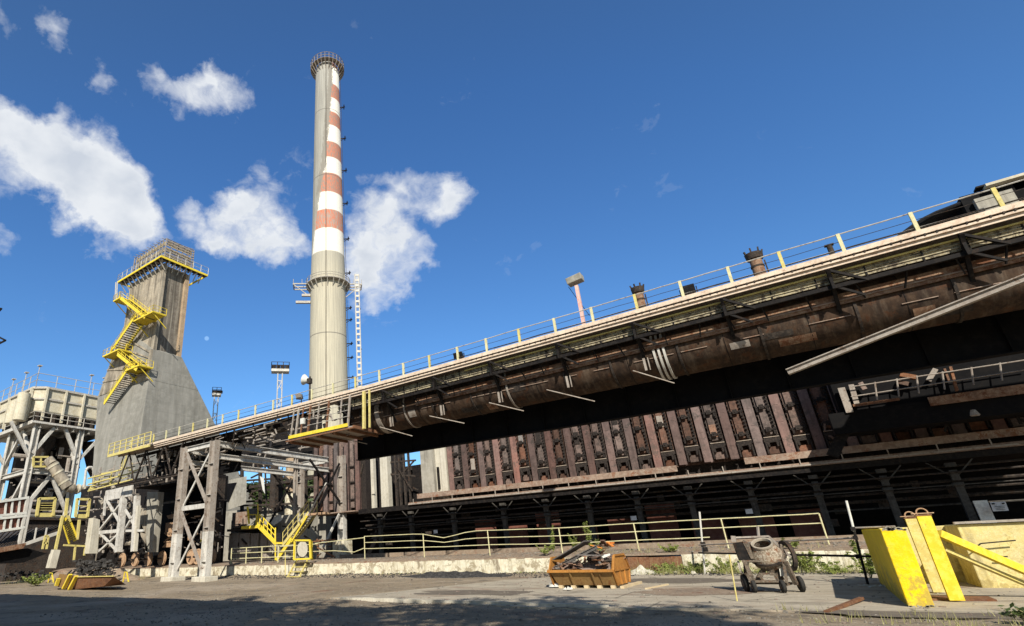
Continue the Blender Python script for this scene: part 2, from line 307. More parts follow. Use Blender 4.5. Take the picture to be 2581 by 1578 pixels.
# ------------------------------------------------------------------ mesh helpers
class MB:
    def __init__(s): s.v = []; s.f = []; s.pc = []; s.hold = 0
    def add(s, vs, fs):
        o = len(s.v)
        if not s.hold: s.pc.append((o, len(s.f)))
        s.v += [Vector(v) for v in vs]; s.f += [tuple(i+o for i in f) for f in fs]; return s
    def box(s, a, b):
        (x0, y0, z0), (x1, y1, z1) = a, b
        x0, x1 = sorted((x0, x1)); y0, y1 = sorted((y0, y1)); z0, z1 = sorted((z0, z1))
        return s.add([(x0, y0, z0), (x1, y0, z0), (x1, y1, z0), (x0, y1, z0), (x0, y0, z1), (x1, y0, z1), (x1, y1, z1), (x0, y1, z1)],
              [(0, 3, 2, 1), (4, 5, 6, 7), (0, 1, 5, 4), (1, 2, 6, 5), (2, 3, 7, 6), (3, 0, 4, 7)])
    def cbox(s, c, d): return s.box([c[i]-d[i]/2 for i in range(3)], [c[i]+d[i]/2 for i in range(3)])
    def hexa(s, lo, hi):
        n = len(lo)
        return s.add(list(lo)+list(hi), [tuple(range(n-1, -1, -1)), tuple(range(n, 2*n))]+[(i, (i+1) % n, n+(i+1) % n, n+i) for i in range(n)])
    def bar(s, p, q, w_, h=None, up=(0, 0, 1)):
        p, q = Vector(p), Vector(q); h = h or w_; d = (q-p)
        if d.length < 1e-6: return s
        d.normalize(); u = Vector(up)
        if abs(d.dot(u)) > .98: u = Vector((0, 1, 0))
        r = d.cross(u).normalized(); u = r.cross(d)
        c = [(-1, -1), (1, -1), (1, 1), (-1, 1)]
        return s.hexa([p+r*(a*w_/2)+u*(b*h/2) for a, b in c], [q+r*(a*w_/2)+u*(b*h/2) for a, b in c])
    def ibeam(s, p, q, w_, h, up=(0, 0, 1), t=.03):
        p, q = Vector(p), Vector(q); d = (q-p).normalized(); u = Vector(up)
        if abs(d.dot(u)) > .98: u = Vector((0, 1, 0))
        r = d.cross(u).normalized(); u = r.cross(d)
        s.pc.append((len(s.v), len(s.f))); s.hold += 1; s.bar(p+u*(h/2-t/2), q+u*(h/2-t/2), w_, t, u); s.bar(p-u*(h/2-t/2), q-u*(h/2-t/2), w_, t, u)
        s.bar(p, q, t, h-2*t, u); s.hold -= 1; return s
    def tube(s, p, q, r0, n=8, r1=None, cap=True):
        p, q = Vector(p), Vector(q); r1 = r0 if r1 is None else r1; d = (q-p)
        if d.length < 1e-6: return s
        d.normalize(); u = Vector((0, 0, 1)) if abs(d.z) < .9 else Vector((1, 0, 0))
        a = d.cross(u).normalized(); b = d.cross(a)
        lo = [p+(a*math.cos(k*2*math.pi/n)+b*math.sin(k*2*math.pi/n))*r0 for k in range(n)]
        hi = [q+(a*math.cos(k*2*math.pi/n)+b*math.sin(k*2*math.pi/n))*r1 for k in range(n)]
        fs = [(i, (i+1) % n, n+(i+1) % n, n+i) for i in range(n)]
        if cap: fs += [tuple(range(n-1, -1, -1)), tuple(range(n, 2*n))]
        return s.add(lo+hi, fs)
    def path(s, pts, r, n=8):
        s.pc.append((len(s.v), len(s.f))); s.hold += 1
        for a, b in zip(pts[:-1], pts[1:]): s.tube(a, b, r, n)
        s.hold -= 1; return s
    def lathe(s, prof, c=(0, 0, 0), n=32, axis=None):
        c = Vector(c); ax = Vector(axis or (0, 0, 1)).normalized(); u = Vector((0, 0, 1)) if abs(ax.z) < .9 else Vector((1, 0, 0))
        a = ax.cross(u).normalized(); b = ax.cross(a); vs = []; fs = []
        for (r, z) in prof:
            for k in range(n):
                th = 2*math.pi*k/n; vs.append(c+ax*z+(a*math.cos(th)+b*math.sin(th))*r)
        for j in range(len(prof)-1):
            for k in range(n): fs.append((j*n+k, j*n+(k+1) % n, (j+1)*n+(k+1) % n, (j+1)*n+k))
        return s.add(vs, fs)
    def split(s, name, mat, parent=None, **kw):
        e = s.pc[1:]+[(len(s.v), len(s.f))]
        for (v0, f0), (v1, f1) in zip(s.pc, e):
            m = MB(); m.v = s.v[v0:v1]; m.f = [tuple(i-v0 for i in f) for f in s.f[f0:f1]]
            if m.f: m.build(name, mat, parent, **kw)
    def build(s, name, mat, parent=None, smooth=False, bevel=0):
        me = bpy.data.meshes.new(name); off_ = parent_world(parent) if parent else Vector((0, 0, 0))
        me.from_pydata([v-off_ for v in s.v], [], s.f); me.update()
        me.materials.append(M[mat] if isinstance(mat, str) else mat)
        import bmesh as _b
        bm = _b.new(); bm.from_mesh(me); _b.ops.recalc_face_normals(bm, faces=bm.faces); bm.to_mesh(me); bm.free()
        if smooth:
            for p_ in me.polygons: p_.use_smooth = True
            me.set_sharp_from_angle(angle=R(40))
        o = bpy.data.objects.new(name, me); COL.objects.link(o)
        if parent: o.parent = parent
        if bevel:
            bv = o.modifiers.new('bevel', 'BEVEL'); bv.width = bevel; bv.segments = 2; bv.limit_method = 'ANGLE'
        return o
def parent_world(p):
    v = Vector((0, 0, 0))
    while p: v += p.location; p = p.parent
    return v
def tag(o, label, cat=None, group=None, kind=None):
    if label: o['label'] = label
    if cat: o['category'] = cat
    if group: o['group'] = group
    if kind: o['kind'] = kind
    return o
def thing(name, label, cat, loc=(0, 0, 0), group=None):
    o = bpy.data.objects.new(name, None); COL.objects.link(o); o.location = loc; o.empty_display_size = .2
    return tag(o, label, cat, group)
def copy_tree(o, parent=None, loc=None, rotz=None):
    c = o.copy(); COL.objects.link(c); c.parent = parent
    if loc is not None: c.location = loc
    if rotz is not None: c.rotation_euler = (0, 0, rotz)
    for ch in [k for k in ALLCH(o)]: copy_tree(ch, c)
    return c
def ALLCH(o): return [x for x in COL.objects if x.parent == o]
def struct(o): o['kind'] = 'structure'; return o
def interp(x, xs, ys):
    if x <= xs[0]: return ys[0]
    for i in range(len(xs)-1):
        if x <= xs[i+1]: return ys[i]+(ys[i+1]-ys[i])*(x-xs[i])/(xs[i+1]-xs[i])
    return ys[-1]
def V(x, y, z): return Vector((x, y, z))

# ------------------------------------------------------------------ ground
def fbm(x, y, s=1.): return noise.fractal(Vector((x*s, y*s, 0.3)), 1.0, 2.0, 4)
def gz(x, y):
    h = fbm(x, y, .25)*.05+fbm(x, y, 1.3)*.025
    far = max(0, math.hypot(x, y)-60)/80; h *= max(0, 1-far)
    if y > 27 and x > -70: h += min(1, max(0, (y-29)/2.))*(.12+.08*fbm(x, 0, .4))*(1 if x < -12 else .3)
    if on_pad(x, y): h = -.05
    return h
PAD = [P(835, 1509, Z=0), P(1060, 1519, Z=0), P(1330, 1533, Z=0), P(1500, 1536, Z=0), P(1800, 1537, Z=0), P(2100, 1545, Z=0), P(2330, 1560, Z=0), V(6, 16.4, 0), V(6, 29.5, 0), V(-3, 30.3, 0), V(-9, 30.4, 0), P(1290, 1462, Z=0), P(1120, 1480, Z=0), P(960, 1497, Z=0)]
def on_pad(x, y):
    ins = False; n = len(PAD)
    for i in range(n):
        a, b = PAD[i], PAD[(i+1) % n]
        if (a.y > y) != (b.y > y) and x < (b.x-a.x)*(y-a.y)/(b.y-a.y)+a.x: ins = not ins
    return ins
def grid(xs, ys, zf, name, mat):
    m = MB(); vs = [(x, y, zf(x, y)) for y in ys for x in xs]; nx = len(xs)
    m.add(vs, [(j*nx+i, j*nx+i+1, (j+1)*nx+i+1, (j+1)*nx+i) for j in range(len(ys)-1) for i in range(nx-1)])
    return m.build(name, mat, smooth=True)
def axis_pts(lo, a, b, hi, st):
    r = [lo, lo*.5+a*.5, a-20, a-8]; x = a
    while x < b: r.append(x); x += st
    return r+[b, b+8, b+20, (hi+b)/2, hi]
struct(grid(axis_pts(-1500, -62, 12, 1500, .35), axis_pts(-1200, 5, 31.2, 1500, .3), gz, 'ground', 'ground'))
pm = MB(); jag = []
for i in range(len(PAD)):
    a, b = PAD[i], PAD[(i+1) % len(PAD)]; n = max(1, int((b-a).length/.25))
    for k in range(n):
        p = a.lerp(b, k/n); q = rnd.uniform(-.07, .07); jag.append(V(p.x+q, p.y+rnd.uniform(-.07, .07), 0))
pm.hexa([p+V(0, 0, -.12) for p in jag], [p+V(0, 0, .03) for p in jag])
struct(pm.build('concrete_yard_slab', 'pad'))
# raised kerb line of broken pale concrete at the slab's front edge
km = MB()
for i in range(0, 70):
    t_ = i/70; p = P(870+t_*660, 1512+t_*22, Z=0)
    if rnd.random() < .85: km.cbox((p.x, p.y-.07, .03), (.22+rnd.random()*.1, .07+rnd.random()*.09, .10+rnd.random()*.05))
struct(km.build('kerb_strip', 'concrete_pale'))
# track bed on the raised platform behind the whitewashed wall
def bed(x, y): return .80+min(1, max(0, (y-31.3)/1.5))*.28+fbm(x, y, .8)*.05
struct(grid([-90+i*.6 for i in range(190)], [31.25, 31.6, 32, 32.5, 33, 34, 35, 36, 37, 38, 39.9, 44, 60], bed, 'track_bed', 'bed'))

# whitewashed retaining wall, one section broken open to bare rubble at its right
wl = thing('retaining_wall', 'low whitewashed retaining wall with flaking paint along the yard', 'wall', (-20, 31, 0))
def wallseg(x0, x1, mat, nm, dz=0, dy=0):
    m = MB(); n = max(2, int((x1-x0)/.5))
    for i in range(n):
        a = x0+(x1-x0)*i/n; b = x0+(x1-x0)*(i+1)/n-.006
        h = .84+dz+rnd.uniform(-.02, .02); d = rnd.uniform(-.02, .02)+dy
        m.box((a, 31+d, -.15), (b, 31.35, h))
    return m.build(nm, mat, wl, bevel=.012)
wallseg(-60, -9.6, 'whitewash', 'wall_face')
wallseg(-9.6, -5.6, 'rust', 'bare_brick_face', -.08, .04)
wallseg(-5.6, 9, 'whitewash', 'wall_face')
MB().box((-60, 31.02, .83), (9, 31.6, .93)).build('coping', 'bed', wl)

def stones(name, n, region, smin, smax, mat, label, zf=gz):
    m = MB()
    for _ in range(n):
        x, y = region(); s = rnd.uniform(smin, smax)*(1 if rnd.random() < .9 else 1.8); z = zf(x, y)
        c = V(x, y, z+s*.2); k = 5
        lo = [c+V(math.cos(j*2*math.pi/k)*s*rnd.uniform(.6, 1), math.sin(j*2*math.pi/k)*s*rnd.uniform(.6, 1), -s*.35) for j in range(k)]
        hi = [c+V(math.cos(j*2*math.pi/k+.3)*s*rnd.uniform(.3, .7), math.sin(j*2*math.pi/k+.3)*s*rnd.uniform(.3, .7), s*rnd.uniform(.15, .5)) for j in range(k)]
        m.hexa(lo, hi)
    o = m.build(name, mat); return tag(o, label, 'rubble', kind='stuff')
def ground_z(x, y): return .03 if on_pad(x, y) else gz(x, y)
def front_reg():
    for _ in range(9):
        x, y = rnd.uniform(-22, 5), rnd.uniform(9, 16.6)
        if rnd.random() < .95-.5*on_pad(x, y): break
    return x, y
stones('loose_rubble', 2600, front_reg, .010, .04, 'stone', 'loose pale and dark stones strewn over the near ground', ground_z)
stones('cinder_gravel', 3200, lambda: (rnd.uniform(-45, 3), min(30.9, rnd.gauss(30.2, .8))), .02, .07, 'coal', 'dark cinder gravel heaped along the foot of the white wall', ground_z)
stones('track_gravel', 2200, lambda: (rnd.uniform(-40, 4), rnd.uniform(31.6, 34)), .02, .06, 'stone', 'brown gravel on the raised track bed', bed)
stones('scattered_stones', 1500, lambda: (rnd.uniform(-45, 4), rnd.uniform(14, 30)), .012, .04, 'stone', 'small stones scattered over the middle of the yard', ground_z)

# ------------------------------------------------------------------ chimney
CY = 75.
cb = P(828, 979, Y=CY); CX = cb.x
def cz(y): return P(826.5, y, Y=CY).z
ry = [(188, 31), (300, 0)]
def crad(yp, half): # half width in survey pixels -> metres
    a = P(826.5-half, yp, Y=CY); b = P(826.5+half, yp, Y=CY); d = (b-a).length
    c = (a+b)/2; view = V(c.x, c.y, 0).normalized(); r_ = V(-view.y, view.x, 0)
    return abs((b-a).dot(V(view.y, -view.x, 0)))/2
ZT = cz(172)
prof_px = [(979, 49.5), (900, 47.5), (800, 45.5), (700, 43.3), (640, 41.2), (550, 38.7), (450, 36.2), (350, 33.6), (250, 31), (180, 29)]
prof = [(crad(y, h), cz(y)) for y, h in prof_px]
prof = [(prof[0][0]*1.22, 0)]+prof
BZ = [cz(y) for y in (652, 595, 549, 505, 458, 418, 379, 337, 303, 267, 232, 188, 160)]
JZ = [cz(y) for y in (462, 297, 855)]
chim = thing('chimney', 'tall round concrete chimney with faded red and white bands', 'chimney', (CX, CY, 0))
M['chimney'] = chimney_mat()
cm = MB(); cm.lathe([(r, z) for r, z in prof]+[(prof[-1][0]*.8, ZT), (prof[-1][0]*.8, ZT-3)], (CX, CY, 0), 64); sh = cm.build('shaft', 'chimney', chim, smooth=True)
def ringpts(r, z, n=40): return [V(CX+r*math.cos(2*math.pi*k/n), CY+r*math.sin(2*math.pi*k/n), z) for k in range(n+1)]
rt = prof[-1][0]
zt = cz(188)
g = MB()
for r_, z_ in ((rt+1.3, zt+3.1), (rt+1.3, zt+2.2)): g.path(ringpts(r_, z_), .08, 5)
for k in range(26):
    a = 2*math.pi*k/26; c_, s_ = math.cos(a), math.sin(a)
    g.bar((CX+(rt+.05)*c_, CY+(rt+.05)*s_, zt+1.2), (CX+(rt+1.32)*c_, CY+(rt+1.32)*s_, zt+1.2), .14, .2)
    g.bar((CX+(rt+.05)*c_, CY+(rt+.05)*s_, zt-1.0), (CX+(rt+1.25)*c_, CY+(rt+1.25)*s_, zt+1.1), .12)
    g.bar((CX+(rt+1.3)*c_, CY+(rt+1.3)*s_, zt+1.2), (CX+(rt+1.3)*c_, CY+(rt+1.3)*s_, zt+3.1), .1)
g.lathe([(rt+.1, zt+1.32), (rt+1.36, zt+1.32), (rt+1.36, zt+1.4), (rt+.1, zt+1.4)], (CX, CY, 0), 40)
g.build('top_gallery', 'steel_pale', chim)
def crad_at(z): return interp(z, [p[1] for p in prof], [p[0] for p in prof])
zm = cz(722); rm = crad_at(zm)
g = MB(); g2 = MB()
g.lathe([(rm+.05, zm-.1), (rm+1.0, zm-.1), (rm+1.0, zm+.05), (rm+.05, zm+.05)], (CX, CY, 0), 36)
for z_ in (zm+1.1, zm+.55): g.path(ringpts(rm+1.0, z_), .06, 5)
for k in range(22):
    a = 2*math.pi*k/22; c_, s_ = math.cos(a), math.sin(a)
    g.bar((CX+rm*c_, CY+rm*s_, zm-1.7), (CX+(rm+.95)*c_, CY+(rm+.95)*s_, zm-.15), .13)
    g.bar((CX+(rm+1.0)*c_, CY+(rm+1.0)*s_, zm), (CX+(rm+1.0)*c_, CY+(rm+1.0)*s_, zm+1.1), .08)
# wider outrigger wings on the sides
for sgn, ln in ((1, 3.4), (-1, 3.6)):
    d = V(CX, CY, 0).normalized(); rr = V(d.y, -d.x, 0)*sgn; f = -d*.9
    a = V(CX, CY, 0)+rr*(rm)+f; b = V(CX, CY, 0)+rr*(rm+ln)+f
    for o_ in (0, 1.6, 3.0):
        g.bar(a+V(0, 0, zm+.1)-f*o_, b+V(0, 0, zm+.1)-f*o_, .22)
    g.bar(b+V(0, 0, zm+.1), b+V(0, 0, zm+.1)-f*3, .22); g.bar(a+V(0, 0, zm-3.0), b+V(0, 0, zm), .14)
    for q in (0, .5, 1): g.bar(a.lerp(b, q)+V(0, 0, zm+.1), a.lerp(b, q)+V(0, 0, zm+1.2), .08)
    if sgn == -1:
        for q in (-2.6, -4.2): g.bar(a+V(0, 0, zm+q), a+rr*3.0*(1 if q < -4 else .6)+V(0, 0, zm+q), .5, .5)
g.build('middle_gallery', 'rail_grey', chim)
# ladder with cage brackets down the right side
g = MB(); d = V(CX, CY, 0).normalized(); rr = V(d.y, -d.x, 0)
lad_dir = (rr*.985-d*.17).normalized()
for off_ in (-.25, .25):
    pts = [V(CX, CY, z)+lad_dir*(r+.28)+d*off_ for r, z in prof]
    g.path(pts, .045, 4)
z = 8.
while z < ZT-2:
    r_ = crad_at(z)+.28; c = V(CX, CY, z)+lad_dir*r_; g.bar(c-d*.25, c+d*.25, .04)
    z += .5
g.build('ladder', 'steel_soot', chim)
g = MB()
for yp in (273, 352, 433, 516, 606, 692, 780, 810, 870, 905, 955):
    z = cz(yp); r_ = crad_at(z); c = V(CX, CY, z)
    g.bar(c+lad_dir*r_, c+lad_dir*(r_+1.3), .16); g.bar(c+lad_dir*r_-V(0, 0, .6), c+lad_dir*(r_+1.1), .1); g.bar(c+lad_dir*(r_+1)-d*.7, c+lad_dir*(r_+1)+d*.7, .22)
g.split('ladder_bracket', 'steel_dark', chim)
g = MB(); g.path([V(CX, CY, z)-d*(r+.05)*.985-rr*(r*.12) for r, z in prof], .07, 5); g.build('down_conductor', 'steel_soot', chim)

# ------------------------------------------------------------------ quench tower
TY = 41.5
sc1 = P(413, 683, Y=TY); TX = sc1.x; zsh = P(387, 882, Y=TY).z; ztop = sc1.z+1.5
xl = P(328, 724, Y=TY).x; yb = P(475, 730, X=TX).y
tw = thing('quench_tower', 'grey concrete quench tower with sloping base and crowned gallery', 'tower', ((TX+xl)/2, (TY+yb)/2, 0))
s = MB()
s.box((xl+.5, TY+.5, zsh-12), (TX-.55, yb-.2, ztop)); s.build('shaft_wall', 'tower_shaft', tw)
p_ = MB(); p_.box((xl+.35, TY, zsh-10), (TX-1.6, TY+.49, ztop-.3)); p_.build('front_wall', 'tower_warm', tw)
p_ = MB()
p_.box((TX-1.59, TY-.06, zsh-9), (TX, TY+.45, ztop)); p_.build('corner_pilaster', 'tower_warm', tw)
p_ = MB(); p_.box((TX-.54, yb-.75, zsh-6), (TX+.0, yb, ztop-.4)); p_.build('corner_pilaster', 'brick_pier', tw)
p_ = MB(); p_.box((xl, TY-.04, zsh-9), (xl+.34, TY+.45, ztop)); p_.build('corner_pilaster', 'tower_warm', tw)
# sloping base: front corner falls towards the viewer, sides splay
zb = 0.
fc_t = V(TX+.05, TY-.1, zsh); fc_b0 = P(372, 1090, Y=TY-1.2)
def tri_z(p, q, z): t_ = (z-p.z)/(q.z-p.z); return p.lerp(q, t_)
fr_t = V(TX+.05, yb+.1, zsh); fr_m = P(548, 1060, X=TX+1.7)
fl_t = V(xl-.2, TY-.1, zsh+7); fl_m = P(250, 1000, Y=TY-1.)
low = [tri_z(fc_t, fc_b0, 0), tri_z(fr_t, fr_m, 0), None, tri_z(fl_t, fl_m, 0)]
low[0].x = TX+2.2+.0; low[0].y = TY-2.2
low[1].x = low[0].x; low[3].y = low[0].y; low[2] = V(low[3].x, low[1].y, 0)
top = [V(TX+.06, TY-.12, zsh), V(TX+.06, yb+.1, zsh), V(xl-.1, yb+.1, zsh+7.), V(xl-.1, TY-.12, zsh+7.)]
kk = P(246, 1000, Y=40.4); zk = kk.z
low = [V(v.x, v.y, 0) for v in low]
tm = (zsh-zk)/zsh
mid = [top[0].lerp(low[0], tm), top[1].lerp(low[1], tm), V(kk.x, yb+1.2, zk), V(kk.x, 40.4, zk)]
mid[0].z = mid[1].z = zk
low[3] = V(P(238, 1300, Y=39.3).x, 39.3, 0); low[2] = V(low[3].x, low[1].y, 0)
b = MB(); b.hexa(mid, top); b.build('sloping_base', 'tower_con', tw, bevel=.05)
b = MB(); b.hexa(low, mid); b.build('lower_base', 'tower_con', tw, bevel=.05)
# ragged beams on the front slope
b = MB()
for k in range(5):
    f_ = .12+.17*k; a = top[0].lerp(mid[0], f_)+V(-.2, -.1, 0); c = top[3].lerp(mid[3], f_)+V(.2, -.1, 0)
    b.bar(a, c, .14, .25)
b.split('wall_ledge', 'tower_warm', tw)
b = MB(); b.bar(top[0]+V(-.25, -.18, 0), mid[0]+V(-.25, -.12, 0), .5, .35); b.build('edge_rib', 'tower_warm', tw)
b = MB(); b.hexa([top[3]+V(.5, -.06, -1), top[0]+V(-.9, -.06, -1), mid[0]+V(-.9, -.06, 0), mid[3]+V(.6, -.06, 0)], [top[3]+V(.5, .02, -1), top[0]+V(-.9, .02, -1), mid[0]+V(-.9, .02, 0), mid[3]+V(.6, .02, 0)]); b.build('rough_facing', 'tower_warm', tw)
# top gallery
PX0, PX1, PY0, PY1 = P(295, 714, Y=40).x, P(406, 643, Y=40).x, 40., P(524, 696, X=P(406, 643, Y=40).x).y
PZ = (P(295, 714, Y=40).z+P(406, 643, Y=40).z)/2
g = MB()
g.box((PX0, PY0, PZ-.15), (PX1, PY0+.12, PZ+.2)); g.box((PX1-.12, PY0+.13, PZ-.15), (PX1, PY1-.13, PZ+.2)); g.box((PX0, PY1-.12, PZ-.15), (PX1, PY1, PZ+.2)); g.box((PX0, PY0+.13, PZ-.15), (PX0+.12, PY1-.13, PZ+.2))
g.build('gallery_edge_beam', 'yellow', tw)
g = MB(); g.box((PX0+.13, PY0+.13, PZ+.02), (PX1-.13, TY-.02, PZ+.08)); g.box((TX+.02, TY-.01, PZ+.02), (PX1-.13, PY1-.13, PZ+.08)); g.build('gallery_floor', 'steel_soot', tw)
g = MB()
x = PX0+.6
while x < PX1-.3:
    g.ibeam((x, PY0+.13, PZ-.12), (x, TY+.2, PZ-.12), .15, .22); g.bar((x, PY0+.3, PZ-.2), (x, TY, PZ-1.7), .13); x += 1.25
y = TY+.3
while y < PY1-.3:
    g.ibeam((PX1-.13, y, PZ-.12), (TX-.3, y, PZ-.12), .15, .22); g.bar((PX1-.2, y, PZ-.2), (TX, y, PZ-1.6), .13); y += 1.05
g.ibeam((PX1-.3, PY0+.4, PZ-.16), (TX-1, TY+.2, PZ-1.6), .15, .2)
g.split('gallery_bracket', 'rail_grey', tw)
g = MB()
def railing(mb, pts, h=1.1, sp=1.5, r=.03, posts=True, mids=(.55,)):
    for a, b_ in zip(pts[:-1], pts[1:]):
        a, b_ = Vector(a), Vector(b_)
        for hh in (h,)+tuple(mids): mb.tube(a+V(0, 0, hh), b_+V(0, 0, hh), r, 5)
        if posts:
            n = max(1, round((b_-a).length/sp))
            for k in range(n+1): c = a.lerp(b_, k/n); mb.tube(c, c+V(0, 0, h), r*1.25, 5)
    return mb
railing(g, [(PX0, PY1, PZ+.2), (PX0, PY0, PZ+.2), (PX1, PY0, PZ+.2), (PX1, PY1, PZ+.2)], 1.3, 1.6, .04); g.build('gallery_railing', 'galv', tw)
# slatted crown
cz0, cz1 = PZ+.1, PZ+4.3
qx0, qx1, qy0, qy1 = xl+1.0, TX+.3, TY-.4, yb+.1
g = MB(); h_ = MB()
for i in range(12):
    t_ = i/11; x = qx0+(qx1-qx0)*t_
    g.bar((x, qy0, cz0), (x, qy0, cz1), .12)
    g.bar((x, qy1, cz0), (x, qy1, cz1), .12)
for i in range(6):
    y = qy0+(qy1-qy0)*i/5; g.bar((qx1, y, cz0), (qx1, y, cz1), .14); g.bar((qx0, y, cz0), (qx0, y, cz1), .14)
for j in range(4):
    z = cz0+.5+(cz1-cz0-.5)*j/3
    g.path([V(qx0, qy0, z), V(qx1, qy0, z), V(qx1, qy1, z), V(qx0, qy1, z), V(qx0, qy0, z)], .07, 4)
for i in range(11):
    x = qx0+(qx1-qx0)*(i+.5)/11; g.bar((x-.5, qy0-.35, cz1+.3), (x+.3, qy1, cz1+.3), .07)
for i in range(8): z = cz0+.4+i*.5; g.bar((qx1+.1, qy0, z), (qx1+.1, qy1, z), .05, .22)
g.build('slatted_crown', 'steel_pale', tw)
for j in range(3):
    z0 = cz0+.55+j*1.25
    h_.box((qx0+.3, qy0+.12, z0), (qx1-.3, qy0+.16, z0+.85)); 
    h_.box((qx1-.16, qy0+.3, z0), (qx1-.12, qy1-.3, z0+.85))
h_.build('crown_panels', 'ribbed_cream', tw)
# zigzag stairs on the front face
YS = TY-2.5
def flight(mb_s, mb_t, a, b, w_=1.9, n=None):
    a, b = Vector(a), Vector(b)
    for dy in (0, w_): mb_s.bar(a+V(0, dy, 0), b+V(0, dy, 0), .1, .5)
    n = n or max(4, int(abs(b.z-a.z)/.24))
    for k in range(1, n):
        c = a.lerp(b, k/n); mb_t.box((c.x-.14, c.y+.05, c.z-.02), (c.x+.14, c.y+w_-.05, c.z+.03))
    for dy in (0, w_):
        for hh in (1.0, .5): mb_s.tube(a+V(0, dy, hh), b+V(0, dy, hh), .035, 5)
        m_ = max(2, int((b-a).length/1.5))
        for k in range(m_+1): c = a.lerp(b, k/m_); mb_s.tube(c+V(0, dy, 0), c+V(0, dy, 1.0), .035, 5)
def landing(mb, x0, x1, y0, y1, z, h=1.1):
    mb.box((x0, y0, z-.12), (x1, y0+.1, z+.12)); mb.box((x0, y0+.1, z-.05), (x1, y1, z-.01))
    mb.box((x0, y0+.11, z-.12), (x0+.1, y1, z+.12)); mb.box((x1-.1, y0+.11, z-.12), (x1, y1, z+.12))
    railing(mb, [(x0, y1, z), (x0, y0, z), (x1, y0, z), (x1, y1, z)], h, 1.2, .035)
def T(x, y): return P(x, y, Y=YS)
st = thing('tower_stair', 'yellow zigzag steel stair fixed to the grey tower face', 'stairs', T(270, 1015))
pts = [T(252, 1020), T(322, 925), T(352, 922), T(296, 890), T(268, 885), T(345, 793), T(385, 797), T(332, 752), T(296, 757)]
ms, mt = MB(), MB()
for a, b_, nm in ((T(262, 1018), T(322, 930), 1), (T(345, 932), T(296, 893), 1), (T(278, 888), T(342, 796), 1), (T(366, 800), T(300, 748), 1)):
    flight(ms, mt, a, b_)
ms.build('stringers', 'yellow', st); mt.build('treads', 'steel_soot', st)
ml = MB()
for (xa, xb, yp) in ((318, 352, 928), (262, 300, 890), (340, 386, 798), (288, 304, 755)):
    a, b_ = T(xa, yp), T(xb, yp); z = (a.z+b_.z)/2
    landing(ml, a.x, b_.x, YS-.15, YS+2.1, z)
    ml.bar((b_.x-.3, YS, z-.1), (b_.x-.3, TY, z-2.0), .12); ml.bar((a.x+.3, YS, z-.1), (a.x+.3, TY, z-2.0), .12)
ml.build('landings', 'yellow', st)
g = MB(); a = T(290, 757); b_ = T(292, 712); g.bar(a, b_, .12); g.bar(a+V(.5, 0, 0), b_+V(.5, 0, 0), .12)
g.build('hanger_posts', 'galv', st)

# ------------------------------------------------------------------ cream dust collector on its steel frame (far left)
KX = -104.
kc = P(83, 1059, X=KX); KY0, KZ = kc.y, kc.z
kend = P(285, 1086, X=KX); KY1 = kend.y
dc = thing('dust_collector', 'cream ribbed filter tank on a tall white steel frame', 'tank', (KX-8, (KY0+KY1)/2, 0))
KXL = KX-22
g = MB(); g.box((KXL, KY0, KZ-.35), (KX, KY1, KZ)); g.box((KXL, KY0-.02, KZ-.5), (KX+.03, KY0-.001, KZ+.1)); g.build('deck', 'steel_white', dc)
g = MB(); railing(g, [(KXL, KY0, KZ), (KX, KY0, KZ), (KX, KY1, KZ)], 1.6, 3, .07, mids=(.8,)); g.build('deck_railing', 'rail_grey', dc)
TX1 = KX-1.2; tb0 = P(115, 1030, X=TX1)
ta = P(100, 975, X=TX1); tbm = P(237, 998, X=TX1)
ty0, ty1 = ta.y-.3, tbm.y+3
tz0, tz1 = KZ+2.0, P(118, 977, X=TX1).z
ch = 1.6
def octo(x0, x1, y0, y1, z0, z1, c):
    pts = [(x1-c, y0), (x1, y0+c), (x1, y1-c), (x1-c, y1), (x0+c, y1), (x0, y1-c), (x0, y0+c), (x0+c, y0)]
    return [V(a, b, z0) for a, b in pts], [V(a, b, z1) for a, b in pts]
g = MB(); g.hexa(*octo(KXL+1, TX1, ty0, ty1, tz0, tz1, ch)); g.build('tank_body', 'cream', dc, bevel=.25)
g = MB()
for z_ in ((tz0+tz1)/2+.2,): g.hexa(*octo(KXL+.8, TX1+.25, ty0-.25, ty1+.2, z_-.22, z_+.1, ch+.1))
g.hexa(*octo(KXL+.8, TX1+.3, ty0-.3, ty1+.2, tz1-.25, tz1+.15, ch+.1))
g.build('hoop_beams', 'rail_grey', dc)
g = MB(); n = 3
for k in range(n+1):
    y = ty0+ch+(ty1-ty0-2*ch)*k/n; g.box((TX1+.02, y-.16, tz0-1.6), (TX1+.55, y+.16, tz1))
for k in range(4):
    x = TX1-ch-k*5; g.box((x-.15, ty0-.5, tz0-1.6), (x+.15, ty0-.02, tz1))
g.split('rib', 'cream', dc)
g = MB()
for k in range(9):
    y = ty0+1+(ty1-ty0-2)*k/8; g.box((TX1-.6, y-.22, KZ+.02), (TX1-.2, y+.22, tz0-.02))
g.box((KXL+3, ty0+1.5, KZ+.02), (TX1-2, ty1-1, tz0-.03))
g.split('tank_foot', 'steel_soot', dc)
pv = P(52, 1040, Y=ty0-1.5)
g = MB(); g.tube((pv.x, pv.y, KZ+.1), (pv.x, pv.y, P(56, 995, Y=ty0-1.5).z), 1.0, 16); g.tube((pv.x-3.5, pv.y, KZ+.1), (pv.x-3.5, pv.y, tz1-2.5), 1.0, 16); g.build('downpipe', 'cream', dc, smooth=True)
g = MB(); railing(g, [(KXL+1, ty0, tz1+.1), (TX1-1, ty0, tz1+.1), (TX1, ty1, tz1+.1)], 2.6, 3.2, .06, mids=(1.3,))
